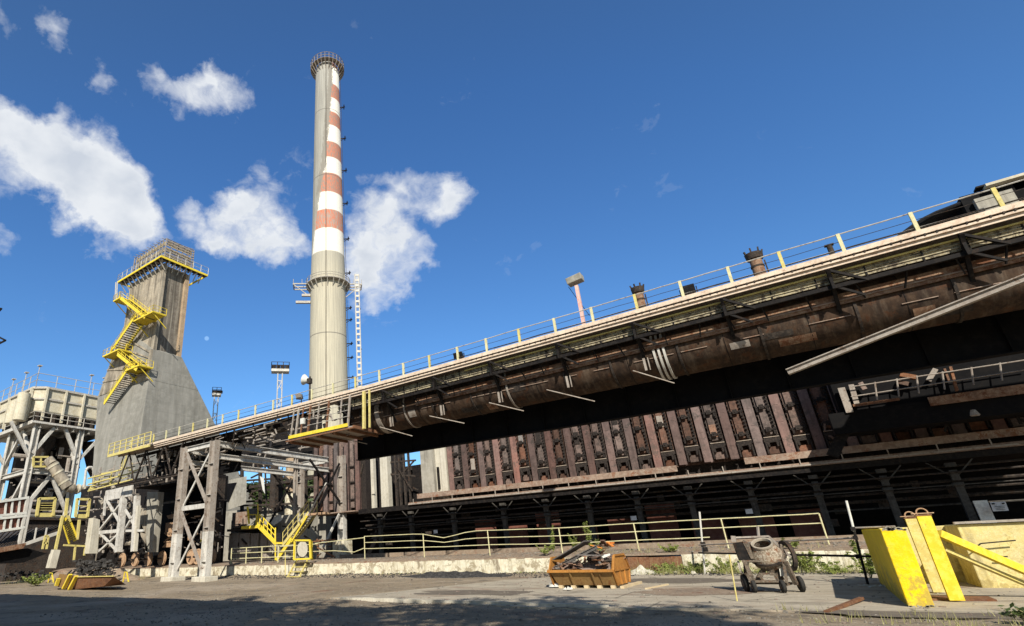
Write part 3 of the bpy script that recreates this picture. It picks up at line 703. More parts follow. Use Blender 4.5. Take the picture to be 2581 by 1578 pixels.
for (x_, y_) in ((KX-14, ty0), (KX-8, ty0), (TX1-1, ty0), (TX1, ty0+9), (TX1, ty1-1.5)):
    g.tube((x_, y_, tz1), (x_, y_, tz1+4.0), .07, 6); g.box((x_-.4, y_-.3, tz1+4.0), (x_+.4, y_+.3, tz1+4.15))
g.build('roof_railing', 'rail_grey', dc)
# frame
g = MB(); g2 = MB()
zmid = P(40, 1185, X=KX-1).z; cols_y = [KY0+1.2, P(188, 1180, X=KX-1).y]; 
for x_ in (KX-1., KX-12, KXL+1):
    for y_ in cols_y: g.ibeam((x_, y_, 0), (x_, y_, KZ-.36), .95, .95, t=.12)
g.split('column', 'steel_white', dc)
for x_ in (KX-1., KX-12):
    for z_ in (zmid, zmid-7.5): g2.ibeam((x_, cols_y[0], z_), (x_, cols_y[1], z_), .6, .8, t=.1)
    ym = (cols_y[0]+cols_y[1])/2
    for y_ in cols_y:
        g2.bar((x_+.05, y_, zmid+3.0), (x_+.05, ym+(y_-ym)*.25, KZ-.6), .55); g2.bar((x_+.04, ym, zmid-.4), (x_+.04, y_, zmid-6.8), .55)
        sg = 1 if y_ > ym else -1
        g2.bar((x_+.05, y_, zmid+2.0), (x_+.05, y_+sg*4.2, KZ-.5), .45)
for y_ in cols_y:
    for z_ in (zmid,): g2.ibeam((KX-1, y_, z_), (KXL+1, y_, z_), .6, .8, t=.1)
    g2.bar((KX-1.2, y_, zmid+2), (KX-6.5, y_, KZ-.6), .5); g2.bar((KX-12, y_, zmid+2), (KX-6.7, y_, KZ-.6), .5)
    g2.bar((KX-1.2, y_, zmid-.4), (KX-11, y_, 6), .5)
g2.split('brace', 'steel_white', dc)
g = MB(); 
for k in range(5): y = KY0+1.5+k*(KY1-KY0-3)/4; g.ibeam((KX-.3, y, KZ-.75), (KXL, y, KZ-.75), .4, .6, t=.08)
g.split('floor_beam', 'rail_grey', dc)
# plant hung inside the frame
g = MB()
for k in range(3): g.lathe([(0.1, 0), (.8, 1.2), (2.4, 5.5), (2.4, 6.5)], (KX-6, cols_y[0]+3+k*5, KZ-8), 16)
g.split('feed_cone', 'steel_soot', dc)
dk = MB(); dk.box((KX-11, KY0+2, 0), (KX-9.5, KY1-1, KZ-3)); dk.build('shade_screen', 'girder', dc)  # black sheet standing in for the shade inside the frame
duct = thing('discharge_duct', 'buff inclined duct with banded joints leaving the collector frame', 'pipe', P(150, 1200, X=KX+3))
DP = [P(121, 1158, X=KX+1), P(131, 1170, X=KX+1.5), P(170, 1228, X=KX+2.5), P(185, 1232, X=KX+2.5), P(250, 1232, X=KX+2.5)]
g = MB()
for a, b_, r_ in ((DP[0], DP[1], .85), (DP[1], DP[2], .95), (DP[2], DP[3], .8), (DP[3], DP[4], .55)): g.tube(a, b_, r_, 16)
g.build('duct_shell', 'tower_warm', duct, smooth=True)
g = MB()
for a, b_, k in ((DP[1], DP[2], .05), (DP[1], DP[2], .35), (DP[1], DP[2], .75), (DP[3], DP[4], .15), (DP[3], DP[4], .35)):
    c = a.lerp(b_, k); d_ = (b_-a).normalized(); g.tube(c, c+d_*.3, 1.02 if a is DP[1] else .8, 16)
g.build('duct_flanges', 'cream', duct, smooth=True)
g = MB(); q = [P(212, 1228, X=KX+4), P(217, 1185, X=KX+4), P(223, 1178, X=KX+4), P(232, 1178, X=KX+4), P(236, 1186, X=KX+4), P(236, 1200, X=KX+4)]
g.path(q, .22, 8); tag(g.build('vent_pipe', 'galv', None), 'white gooseneck vent pipe rising beside the buff duct', 'pipe')
g = MB(); gp = [P(84, 1152, X=KX+.6), P(122, 1152, X=KX+.6), P(122, 1176, X=KX+.6), P(84, 1176, X=KX+.6)]
for a, b_ in ((0, 1), (1, 2), (2, 3), (3, 0)): g.bar(gp[a], gp[b_], .3)
g.bar((gp[0]+gp[3])/2, (gp[1]+gp[2])/2, .18); g.bar((gp[0]+gp[1])/2, (gp[2]+gp[3])/2, .22)
g.build('inspection_balcony', 'yellow_old', dc)

# conveyor gallery with brown panels at the left edge
GX = -62.
def G(x, y): return P(x, y, X=GX)
cg = thing('panelled_gallery', 'pale framed gallery with two rows of brown panels', 'gallery', G(30, 1400)*1.0)
g = MB(); p2 = MB()
c00, c10, c01, c11 = G(0, 1270), G(75, 1258), G(0, 1345), G(62, 1335)
for (pa, pb) in (((-25, 1268), (72, 1254)), ((-25, 1302), (66, 1293)), ((-25, 1309), (66, 1300)), ((-25, 1343), (62, 1329))):
    g.bar(G(*pa), G(*pb), .35, .22)
for xx in (-18, 12, 28, 46, 62):
    g.bar(G(xx+4, 1258), G(xx, 1300), .16); g.bar(G(xx+1, 1306), G(xx-3, 1336), .16)
g.build('gallery_frame', 'pale', cg)
qa = [G(-25, 1270), G(68, 1256), G(62, 1296), G(-25, 1304)]; qb = [G(-25, 1308), G(62, 1299), G(58, 1331), G(-25, 1342)]
for q in (qa, qb): p2.hexa([v+V(-.25, 0, 0) for v in q], [v+V(-.15, 0, 0) for v in q])
p2.split('brown_panel', 'panel_red', cg)
g = MB()
for a, b_ in (((78, 1256), (54, 1375)), ((70, 1256), (49, 1372))): g.bar(G(*a), G(*b_), .32)
g.bar(G(52, 1375), G(150, 1342), .3); g.bar(G(92, 1330), G(86, 1362), .12); g.bar(G(118, 1330), G(114, 1352), .12)
g.split('gallery_leg', 'galv', cg)
sr = thing('lean_to_roof', 'dark ribbed lean-to roof with pale dusty eaves under the panels', 'roof', G(40, 1380))
a, b_, c, d_ = G(-40, 1345), G(140, 1322), G(60, 1370), G(-40, 1388)
mbs = MB(); mbs.hexa([a+V(-4, 2, 0), b_+V(-3, 2, 0), c, d_], [a+V(-4, 2, .12), b_+V(-3, 2, .12), c+V(0, 0, .12), d_+V(0, 0, .12)]); mbs.build('roof_sheet', 'roofdark', sr)
mbs = MB()
for k in range(14):
    t_ = k/13; p0 = (a+V(-4, 2, .15)).lerp(b_+V(-3, 2, .15), t_); p1 = (d_+V(0, 0, .15)).lerp(c+V(0, 0, .15), t_); mbs.bar(p0, p1, .10, .10)
mbs.split('roof_rib', 'steel_soot', sr)
mbs = MB(); mbs.hexa([G(-40, 1388), G(60, 1370), G(52, 1384), G(-40, 1400)], [G(-40, 1388)+V(.6, 0, .05), G(60, 1370)+V(.6, 0, .05), G(52, 1384)+V(.6, 0, .05), G(-40, 1400)+V(.6, 0, .05)]); mbs.build('eaves_sheet', 'brown_panel', sr)
bk = MB(); bk.hexa([G(-40, 1396), G(70, 1382), G(118, 1395), G(60, 1418), G(-40, 1420)], [G(-40, 1396)+V(-5, 0, 0), G(70, 1382)+V(-5, 0, 0), G(118, 1395)+V(-5, 0, 0), G(60, 1418)+V(-5, 0, 0), G(-40, 1420)+V(-5, 0, 0)])
bk.build('dark_store', 'girder', sr)

# ------------------------------------------------------------------ elevated walkway, gas main and girder
YD = 26.4
def zd(X): return interp(X, [-56, -20, 8.6, 14], [11.5, 11.62, 12.02, 12.1])
def strip(mb, x0, x1, y0, y1, za, zb_, step=2.0, end=0):
    x = x0
    while x < x1-1e-6:
        xn = min(x1, x+step); lo = [V(x, y0, zd(x)+za), V(xn, y0, zd(xn)+za), V(xn, y1, zd(xn)+za), V(x, y1, zd(x)+za)]
        hi = [V(v.x, v.y, v.z+zb_-za) for v in lo]; mb.hexa(lo, hi); x = xn
    return mb
DX0, DX1 = -52.5, 13.
wk = thing('elevated_walkway', 'long sunlit walkway deck with pinkish edge over the black girder', 'walkway', (-20, YD, 0))
strip(MB(), DX0, DX1, YD, YD+.06, -.16, .04).build('edge_strip', 'deck_edge', wk)
strip(MB(), DX0, DX1, YD+.02, YD+.30, -.32, -.24).build('lower_ledge', 'deck_edge', wk)
strip(MB(), DX0, DX1, YD+.12, YD+.16, -.46, -.325).build('pink_fascia', 'deck_edge', wk)
strip(MB(), DX0, -25.4, YD+.07, YD+1.7, -.12, 0).build('deck_plate', 'steel_pale', wk)
strip(MB(), -25.4, DX1, YD+.07, 30.4, -.12, 0).build('deck_plate', 'steel_pale', wk)
g = MB(); x = DX0
while x < DX1:
    g.cbox((x, YD+.01, zd(x)-.20), (.05, .05, .09)); x += rnd.choice((.28, .33, .4))
g.build('ledge_cleats', 'steel_soot', wk)
strip(MB(), -24, DX1, YD+.55, YD+.62, -.98, -.50, 1.6).build('ribbed_fascia', 'ribbed_cream', wk)
g = MB()
for z_ in (-.62, -.72, -.84): strip(g, -24, DX1, YD+.50, YD+.545, z_-.03, z_)
g.build('fascia_ribs', 'ribbed_cream', wk)
strip(MB(), -14, DX1, YD+.40, YD+.49, -.60, -.54).build('yellow_strip', 'yellow_old', wk)
strip(MB(), -24, DX1, YD+.45, YD+.60, -1.24, -1.08).build('black_runner', 'steel_dark', wk)
strip(MB(), -18, DX1, YD+1.1, YD+1.15, -1.75, -1.3, 2.4).build('brown_skirt', 'brown_panel', wk)
strip(MB(), -18, DX1, YD+1.05, YD+1.09, -1.62, -1.57).build('skirt_rail', 'bench', wk)
# kneed brackets beneath the deck every four metres with hanging arms
bx_ = [-23.6, -19.9, -16.1, -12.3, -8.4, -4.6, -.8, 3.0, 6.9]
for i, x in enumerate(bx_):
    z = zd(x); g = MB()
    g.bar((x, YD+.1, z-.5), (x, 28.0, z-2.35), .13, .16); g.bar((x, YD+.3, z-.45), (x, YD+.3, z-1.3), .1)
    g.bar((x+.06, YD+.5, z-1.15), (x+.85, YD+.6, z-1.75), .09); g.bar((x, YD+.2, z-.5), (x+1.1, YD+.5, z-1.2), .1)
    g.bar((x, YD+.4, z-1.2), (x, 28.2, z-1.2), .12)
    g.build('knee_bracket', 'steel_dark', wk)
    if x < 2.5 and i != 6:
        rnd2 = random.Random(i*7+3); dx_, dz_ = rnd2.uniform(-.5, .3), rnd2.uniform(-.25, .1)
        g = MB(); g.bar((x+.02, 27.3, z-2.15), (x+.02, 27.35, z-2.75), .10, .08); g.bar((x+.2, 27.3, z-2.15), (x+.2, 27.35, z-2.75), .04, .06)
        g.bar((x-.5+dx_, 26.9, z-2.75), (x+.9, 28.4, z-3.25+dz_), .045); g.build('hanging_arm', 'steel_pale', wk)
g = MB(); x = -23.
while x < DX1:
    g.bar((x, YD+.45, zd(x)-1.0), (x+rnd.uniform(-.3, .3), YD+1.0, zd(x)-1.75), .05); g.bar((x+.5, YD+.52, zd(x)-.5), (x+.5, YD+.53, zd(x)-1.1), .05); x += rnd.uniform(.9, 1.7)
g.split('small_hanger', 'steel_dark', wk)

rl = thing('walkway_railing', 'long thin handrail with yellow posts on the elevated walkway', 'railing', (-20, YD+.4, 11.6))
posts_x = [8.25, 5.98, 3.74, 1.71, -.22, -2.2, -4.24, -6.37, -8.35, -10.39, -12.41, -14.32, -16.31, -18.28, -20.22]
while posts_x[-1] > -50: posts_x.append(posts_x[-1]-2.05)
for i, x in enumerate(posts_x):
    g = MB(); z = zd(x)+.0; g.box((x-.06, YD+.34, z+.05), (x+.06, YD+.44, z+.98)); 
    g.build('post', 'yellow_pale' if i % 3 else 'yellow_old', rl)
for hh, r_, nm in ((.95, .028, 'top_rail'), (.28, .026, 'lower_rail'), (.62, .012, 'middle_wire')):
    pts = []; x = posts_x[-1]
    while x < DX1: pts.append(V(x, YD+.39, zd(x)+hh+rnd.uniform(-.012, .012))); x += 1.02
    MB().path(pts, r_, 5).build(nm, 'rail_grey' if hh > .9 else 'steel_soot', rl)
MB().path([V(x_, YD+.41, zd(x_)+.28) for x_ in (-12, -8, -4, 0, 4, 8, 12)], .034, 5).build('lower_rail', 'rail_grey', rl)

# gas main
gm = thing('gas_main', 'large rusty brown pipe running beneath the walkway deck', 'pipe', (-5, 28.9, 10))
def za(X): return 10.2
prof_x = [-24.2, -10, 2, 13.5]
g = MB()
for a, b_ in zip(prof_x[:-1], prof_x[1:]): g.tube((a, 28.9, za(a)), (b_, 28.9, za(b_)), 1.27, 40, cap=False)
g.lathe([(0, 0), (1.27, 0)], (-24.2, 28.9, za(-24.2)), 40, (1, 0, 0)); g.build('pipe_shell', 'main', gm, smooth=True)
for k, x in enumerate([-22.6, -21.2, -19.0, -16.9, -14.2, -11.9, -8.6, -6.2, -3.1, .2, 3.5, 6.4]):
    w_ = .35 if k in (1,) else .1
    m_ = MB().lathe([(1.28, -w_/2), (1.32, -w_/2), (1.32, w_/2), (1.28, w_/2)], (x, 28.9, za(x)), 40, (1, 0, 0)); m_.build('pipe_band', 'steel_pale' if k in (1, 2, 5) else 'steel_soot', gm, smooth=True)
g = MB()
for dx in (-.22, 0, .22): g.lathe([(1.28, -.05), (1.36, -.05), (1.36, .05), (1.28, .05)], (-3.9+dx, 28.9, za(-3.9)), 40, (1, 0, 0))
g.build('pale_strap', 'galv', gm, smooth=True)
g = MB(); x = -23.5
while x < 8:
    l_ = rnd.uniform(.5, 1.8); an = R(200); g.bar((x, 28.9-1.29*math.cos(R(22)), za(x)-1.29*math.sin(R(22))), (x+l_, 28.9-1.29*math.cos(R(22)), za(x+l_)-1.29*math.sin(R(22))), .03); x += l_+rnd.uniform(.05, 1.6)
g.split('glint_bar', 'bench', gm)  # pale dashes laid on as the broken line of glints along the main

# black plate girder
YG = 30.6
gb_z = lambda X: interp(X, [-25.5, -8, 12], [7.73, 7.66, 7.7])
gd = thing('plate_girder', 'deep black plate girder spanning behind the rusty pipe', 'girder', (-8, YG, 7.6))
GX1 = 13.
def slab(mb, xs, y0, y1, zlo, zhi):
    for a, b_ in zip(xs[:-1], xs[1:]):
        mb.hexa([V(a, y0, zlo(a)), V(b_, y0, zlo(b_)), V(b_, y1, zlo(b_)), V(a, y1, zlo(a))], [V(a, y0, zhi(a)), V(b_, y0, zhi(b_)), V(b_, y1, zhi(b_)), V(a, y1, zhi(a))])
    return mb
gxs = [-25.4, -16, -8, 2, GX1]
slab(MB(), gxs, YG, YG+.03, lambda x: gb_z(x)+.05, lambda x: zd(x)-.13).build('web_plate', 'girder', gd)
slab(MB(), gxs, YG-.22, YG+.22, gb_z, lambda x: gb_z(x)+.045).build('bottom_flange', 'girder', gd)
g = MB(); x = -25.2
while x < GX1: g.box((x, YG-.18, gb_z(x)+.05), (x+.03, YG-.005, zd(x)-.2)); x += 2.35
g.split('stiff_plate', 'girder', gd)
# long pale strut in front of the girder at the right
a, b_ = P(1985, 938, Y=27.2), P(2600, 694, Y=26.2)
g = MB(); g.ibeam(a, b_, .22, .24, t=.04); tag(g.build('diagonal_strut', 'steel_pale'), 'long pale grey diagonal strut crossing below the walkway at right', 'strut')

# hung service platform with yellow toe board
pl = thing('hung_platform', 'rusty service platform with a bright yellow toe beam under the walkway', 'platform', P(800, 1080, Y=26))
YP = 26.0; A = P(728, 1103, Y=YP); B = P(877, 1070, Y=YP); zp = (A.z+B.z)/2
g = MB(); g.box((A.x, YP-.05, zp-.12), (B.x, YP+.02, zp+.10)); g.build('toe_beam', 'yellow', pl)
g = MB(); g.box((A.x-.1, YP+.03, zp-.22), (B.x+.35, 29.2, zp-.12)); g.build('platform_floor', 'steel_pale', pl)
g = MB(); g.box((A.x-.2, YP-.1, zp-.32), (B.x+.5, YP+.0, zp-.225)); g.bar((B.x+.45, YP, zp-.2), (B.x+.45, 29.1, zp-.2), .12, .2)
for k in range(5): x = A.x+(B.x-A.x)*k/4; g.bar((x, YP, zp-.32), (x, 29.1, zp-.32), .12, .16)
g.build('edge_channel', 'rust', pl)
for i, xp in enumerate((733, 745, 757, 775, 797, 822, 855, 876)):
    x = P(xp, 1060, Y=YP).x; g = MB(); g.bar((x, YP+.02, zp-.1), (x, YP+.3, zd(x)-.4), .11 if i % 2 else .08); g.build('hanger_post', 'rust' if i in (2, 3, 5) else 'steel_pale', pl)
g = MB()
for hh in (.55, .95, 1.35): g.tube((A.x+1.8, YP, zp+hh), (B.x, YP, zp+hh), .022, 5)
g.build('guard_wires', 'rail_grey', pl)
pb = P(763, 1062, Y=YP+.2); tag(MB().cbox((pb.x, pb.y, pb.z), (.34, .2, .42)).build('junction_box', 'pale', None, bevel=.02), 'small white box fixed beside the rusty platform posts', 'electrical box')
pc = P(918, 1010, Y=YP+.4)
g = MB()
for xp, r_ in ((917, .12), (931, .07)):
    x = P(xp, 1060, Y=26.3).x; g.bar((x, 26.3, zp-.4), (x, 26.4, zd(x)-.35), r_*1.4)
tag(g.build('hanger_column', 'yellow_old'), 'two pale yellow hanger columns where the rusty pipe begins', 'column')
# dark clutter below the left deck: lattice truss
tr = thing('deck_truss', 'sooty lattice truss carrying the left end of the walkway', 'truss', (-42, 27.5, 10))
g = MB()
ztb = P(350, 1217, Y=27).z
for y_ in (26.7, 28.3):
    g.ibeam((DX0+.3, y_, zd(DX0)-.28), (-26, y_, zd(-26)-.28), .18, .26); g.ibeam((DX0+.3, y_, ztb), (-41.5, y_, ztb), .18, .24)
    x = DX0+.3; up = True
    while x < -41.9:
        x2 = x+1.5; g.bar((x, y_, ztb if up else zd(x)-.3), (x2, y_, zd(x)-.3 if up else ztb), .1); up = not up; x = x2
    for k in range(14):
        x = rnd.uniform(DX0, -27); g.bar((x, y_+rnd.uniform(-.3, .5), zd(x)-.3), (x+rnd.uniform(-.8, .8), y_+rnd.uniform(-.2, .8), zd(x)-rnd.uniform(.8, 1.8)), .07)
g.build('truss_members', 'steel_soot', tr)
g = MB()
for k in range(60):
    x = rnd.uniform(DX0-.5, -26.5); y_ = rnd.uniform(27, 31); z = zd(x)-rnd.uniform(.5, 2.0 if x < -34 else 1.4)
    if rnd.random() < .6: g.bar((x, y_, z), (x+rnd.uniform(.4, 2.2), y_+rnd.uniform(-.1, .1), z+rnd.uniform(-.1, .1)), rnd.uniform(.04, .14))
    else: g.bar((x, y_, z), (x+rnd.uniform(-.4, .4), y_, z+rnd.uniform(.3, .9)), rnd.uniform(.05, .16))
g.build('pipe_clutter', 'steel_pale', tr)
g = MB(); strip(g, -49, -31.5, 28.5, 29.6, -.8, -.13, 3); g.build('under_deck_backing', 'steel_soot', tr)  # sooty box added as a dark backing below the deck
# yellow end platform railing at far left end
ep = thing('end_landing', 'yellow railed landing at the left end of the walkway', 'platform', (-51, 26, 11))
g = MB(); railing(g, [(-53.5, 26.0, 11.35), (-46, 26.0, 11.42)], 1.05, 1.1, .045, mids=(.35, .7)); g.box((-53.5, 25.95, 11.1), (-46, 26.05, 11.35)); g.build('landing_railing', 'yellow_old', ep)
g = MB(); g.box((-53.5, 26.06, 11.2), (-46, 26.38, 11.26)); g.build('landing_floor', 'steel_soot', ep)

# ------------------------------------------------------------------ gantry frame
ga = thing('steel_gantry', 'tall white painted steel portal frame carrying the walkway', 'steel frame', (-36, 33, 0))
XR, XL = P(541, 1130, Y=YD).x, P(466, 1150, Y=YD).x
ztg = P(560, 1106, Y=YD).z
YF = 40.
def column(x, y, z0, z1, split, w_=.62, d_=.5):
    for (a, b_, mt) in ((z0, split, 'steel_white'), (split+.003, z1, 'steel_pale')):
        m_ = MB(); m_.ibeam((x, y, a), (x, y, b_), w_, d_, up=(1, 0, 0), t=.05); m_.build('column_lower' if mt == 'steel_white' else 'column_upper', mt, ga)
    g = MB(); g.box((x-.43, y-.28, z0), (x+.43, y+.28, z0+.06)); g.build('base_plate', 'steel_white', ga)
def col_h(x, y, z0, z1, split):
    # twin-flange built-up column: two chords joined by a web
    for (a, b_, mt) in ((z0, split, 'steel_white'), (split+.002, z1, 'steel_pale')):
        m_ = MB()
        m_.box((x-.36, y-.25, a), (x-.30, y+.25, b_)); m_.box((x+.30, y-.25, a), (x+.36, y+.25, b_)); m_.box((x-.298, y-.03, a), (x+.298, y+.03, b_))
        m_.build('column_lower' if a == z0 else 'column_upper', mt, ga)
    m_ = MB(); z_ = z0+1
    while z_ < z1-.3: m_.box((x-.30, y-.22, z_), (x+.30, y-.035, z_+.03)); z_ += 2.4
    m_.build('column_stiffeners', 'steel_white', ga)
spl = P(520, 1340, Y=YD).z
col_h(XR, YD, .32, ztg, spl); col_h(XL, YD, .32, ztg, spl)
XF = P(861, 1200, Y=YF).x; col_h(XF, YF, 2.55, ztg, P(860, 1292, Y=YF).z); col_h(XL, YF, 2.55, ztg, 5.2)
for x, y, h in ((XR, YD, .32), (XL, YD, .32)):
    g = MB(); g.cbox((x, y, h/2-.1), (1.6, 1.2, h+.2)); g.build('footing', 'concrete_pale', ga, bevel=.05)
for x in (XF, XL):
    g = MB(); g.box((x-.7, YF-.6, .9), (x+.7, YF+.6, 2.55)); g.build('pedestal', 'whitewash', ga, bevel=.03)
g = MB(); zr = P(590, 1160, Y=YD+2).z
for x in (XR, XL): 
    g.ibeam((x, YD+.3, ztg-.25), (x, YF-.3, ztg-.25), .35, .5, t=.05)
for x in (XR, XL): g.ibeam((x+.1, YD+.3, ztg-1.25), (x+.1, YF-.3, ztg-1.25), .3, .42, t=.05)
g.split('long_beam', 'steel_white', ga)
g = MB()
g.ibeam((XL+.37, YD, ztg-.25), (XR-.37, YD, ztg-.25), .3, .42, t=.04); zz = P(500, 1277, Y=YD).z
g.bar((XL+.37, YD, zz), (XR-.37, YD, zz), .2, .36)
for x in (XL,): pass
g.ibeam((XL+.37, YF, ztg-.25), (XR-.37, YF, ztg-.25), .3, .5, t=.04)
g.split('cross_beam', 'steel_white', ga)
for (a, b_) in (((XL+.35, YD+.06, zz+.2), (XR-.35, YD+.06, ztg-.5)), ((XL+.35, YD+.06, .8), (XR-.35, YD+.06, zz-.2))):
    g = MB(); g.bar(a, b_, .09, .16); g.build('diagonal_brace', 'steel_white', ga)
for (a, b_) in (((XL+.35, YD-.10, ztg-.5), (XR-.35, YD-.10, zz+.2)), ((XL+.35, YD-.10, zz-.2), (XR-.35, YD-.10, .8))):
    g = MB(); g.bar(a, b_, .09, .3); g.build('diagonal_brace', 'steel_pale', ga)
for x in (XF, XL):
    for (a, b_, mt) in (((x, YF-.3, ztg-.8), (x, YF-4.5, 3.6), 'steel_dark'), ((x, YF-4.4, ztg-.8), (x, YF-.3, 6.0), 'steel_dark'), ((x, YF-.4, 4.9), (x, YF-2.6, 2.0), 'steel_white')):
        g = MB(); g.bar(a, b_, .1, .2); g.build('rear_brace', mt, ga)
g = MB(); g.ibeam((XR, YF-4.6, 1.2), (XR, YF-4.6, ztg-.5), .3, .3, t=.04); g.build('rear_post', 'steel_pale', ga)

# ------------------------------------------------------------------ coke oven battery
YB = 40.
bt = thing('coke_oven_battery', 'long rusty coke oven battery face behind the black girder', 'oven battery', (-11, YB, 5.5))
XB0, XB1 = -23.3, 13.
MB().box((XB0, YB+.7, 5.0), (XB1, 52, 12.2)).build('brick_body', 'door_dark', bt)
MB().box((XB0, YB+.62, 5.92), (XB1, YB+.69, 12.2)).build('wall_face', 'door_red', bt)
pitch = 1.405
bxs = []; x = -23.0
BK = [-21.7, -20.2, -18.8, -17.3, -15.85, -14.45, -13.0, -11.6, -10.15, -8.75, -7.3, -5.85, -4.4, -2.95, -1.55, -.12]
zlo = 5.95; zhi = 12.3
door_x = []
allb = [-23.1]+BK+[-.12+1.43*k for k in range(1, 9)]
for i, x in enumerate(allb):
    g = MB(); g.box((x-.24, YB-.02, zlo), (x+.24, YB+.02, zhi)); g.box((x-.03, YB+.021, zlo), (x+.03, YB+.45, zhi)); g.box((x-.24, YB+.451, zlo), (x+.24, YB+.5, zhi))
    for k in range(6): g.box((x-.10, YB-.035, zlo+.8+k*1.05), (x+.10, YB-.021, zlo+.85+k*1.05))
    g.build('buckstay', 'buckstay', bt)
def make_door(x):
    d0 = MB(); d0.box((x-.36, YB+.15, zlo+.95), (x+.36, YB+.6, zhi-.2)); d0.box((x-.24, YB+.02, zlo+1.15), (x+.14, YB+.14, zhi-.3))
    do = d0.build('oven_door', 'door_red', bt)
    g = MB()
    for z_ in (7.35, 8.75, 10.2):
        g.box((x-.36, YB-.10, z_), (x+.36, YB+.01, z_+.10)); g.cbox((x-.04, YB-.16, z_+.05), (.26, .1, .26)); g.tube((x-.04, YB-.24, z_+.05), (x-.04, YB-.1, z_+.05), .05, 6)
        for sx in (-.3, .25): g.cbox((x+sx, YB-.08, z_-.14), (.09, .14, .22))
    g.build('latch_bar', 'door_dark', do)
    g = MB(); g.box((x+.30, YB-.02, zlo+.9), (x+.34, YB+.2, zhi-.2)); z_ = zlo+1.0
    while z_ < 11.8:
        g.box((x+.22, YB-.04, z_), (x+.38, YB+.06, z_+.10)); z_ += .22
    g.build('bolt_row', 'door_dark', do)
    g = MB()
    z_ = zlo+.15
    while z_ < 11.8: g.cbox((x-.38, YB+.02, z_), (.07, .1, .10)); z_ += .31
    g.build('seal_clips', 'door_dark', do)
    g = MB()
    pts = [(-.42, .92), (-.2, .98), (0, .94), (.2, 1.0), (.42, .97), (.42, .78), (.30, .70), (.26, .4), (.17, .4), (.17, .68), (-.17, .66), (-.17, .42), (-.26, .42), (-.32, .66), (-.42, .74)]
    g.hexa([V(x+a, YB-.12, zlo+b_) for a, b_ in pts], [V(x+a, YB+.18, zlo+b_) for a, b_ in pts])
    for sx in (-.36, .34): g.tube((x+sx, YB-.1, zlo+.02), (x+sx, YB-.1, zlo+.7), .055, 8)
    g.build('door_hood', 'door_dark', do)
    g = MB(); g.box((x-.40, YB-.16, zlo+.95), (x+.38, YB+.1, zlo+.99)); g.build('hood_ledge', 'door_dust', do)
    g = MB(); g.box((x-.30, YB+.05, zlo+.0), (x+.28, YB+.3, zlo+.42)); g.build('sill_block', 'door_red', do)
    return do
first = make_door(0); first_ch = ALLCH(first)
n_d = 0
for a, b_ in zip(allb[:-1], allb[1:]):
    xc = (a+b_)/2
    if n_d == 0: first.location.x += xc; n_d = 1; base = first.location.x; x0_ = xc; continue
    c = first.copy(); COL.objects.link(c); c.parent = bt; c.location = (first.location.x+(xc-x0_), first.location.y+rnd.uniform(-.04, .03), first.location.z+rnd.uniform(-.12, .12))
    if rnd.random() < .45:
        d_ = rnd.choice((('scrap_rust', .25), ('steel_pale', .2), ('door_dark', .2), ('scrap_grey', .15))); z_ = rnd.uniform(6.9, 9.2); h_ = rnd.uniform(.6, 1.7)
        MB().box((xc-.235, YB-.004, z_), (xc+.135, YB+.012, z_+h_)).build('door_patch', d_[0], bt)
    for ch in first_ch:
        e = ch.copy(); COL.objects.link(e); e.parent = c; e.location = ch.location+V(rnd.uniform(-.015, .015), 0, rnd.uniform(-.08, .08) if ch.name.startswith('latch') else 0)
        if ch.name.startswith('door_hood') and rnd.random() < .3: e.scale = (1.0, 1.0, .985)
# gutter beams and bench at the foot of the doors
for (x0, x1) in ((-26.3, -18.1), (-18.05, -6.2), (-2.5, 2.0), (2.1, 13)):
    g = MB(); g.box((x0, YB-.55, 5.52), (x1, YB-.49, 5.9)); g.box((x0, YB-.48, 5.85), (x1, YB+.15, 5.9)); g.build('door_sill_beam', 'bench', bt)
g = MB(); g.box((-27, YB-.85, 5.02), (13, YB-.78, 5.24)); g.box((-27, YB-.77, 5.18), (13, YB+.2, 5.24)); g.build('bench', 'bench', bt)
g = MB(); g.box((-27, YB-.93, 5.06), (13, YB-.86, 5.15)); x = -26.5
while x < 13: g.box((x, YB-.92, 5.15), (x+.05, YB-.87, 5.5)); x += 1.9
g.build('bench_kerb_rail', 'steel_pale', bt)
# end pilaster in pale concrete with dark recess
ew = thing('battery_end_wall', 'pale stained concrete end pier at the left of the oven doors', 'wall', (-24.6, 40, 5))
for (x0, x1, y0, mt, nm) in ((-26.0, -24.75, 39.9, 'concrete', 'left_pier'), (-24.74, -24.1, 40.3, 'concrete_pale', 'recess_panel'), (-24.09, -23.55, 40.05, 'concrete_pale', 'right_pier')):
    MB().box((x0, y0, 5.3), (x1, 46, 12.2)).build(nm, mt, ew)
MB().box((-24.55, 40.1, 6.2), (-24.4, 40.29, 8)).build('dark_conduit', 'steel_dark', ew)
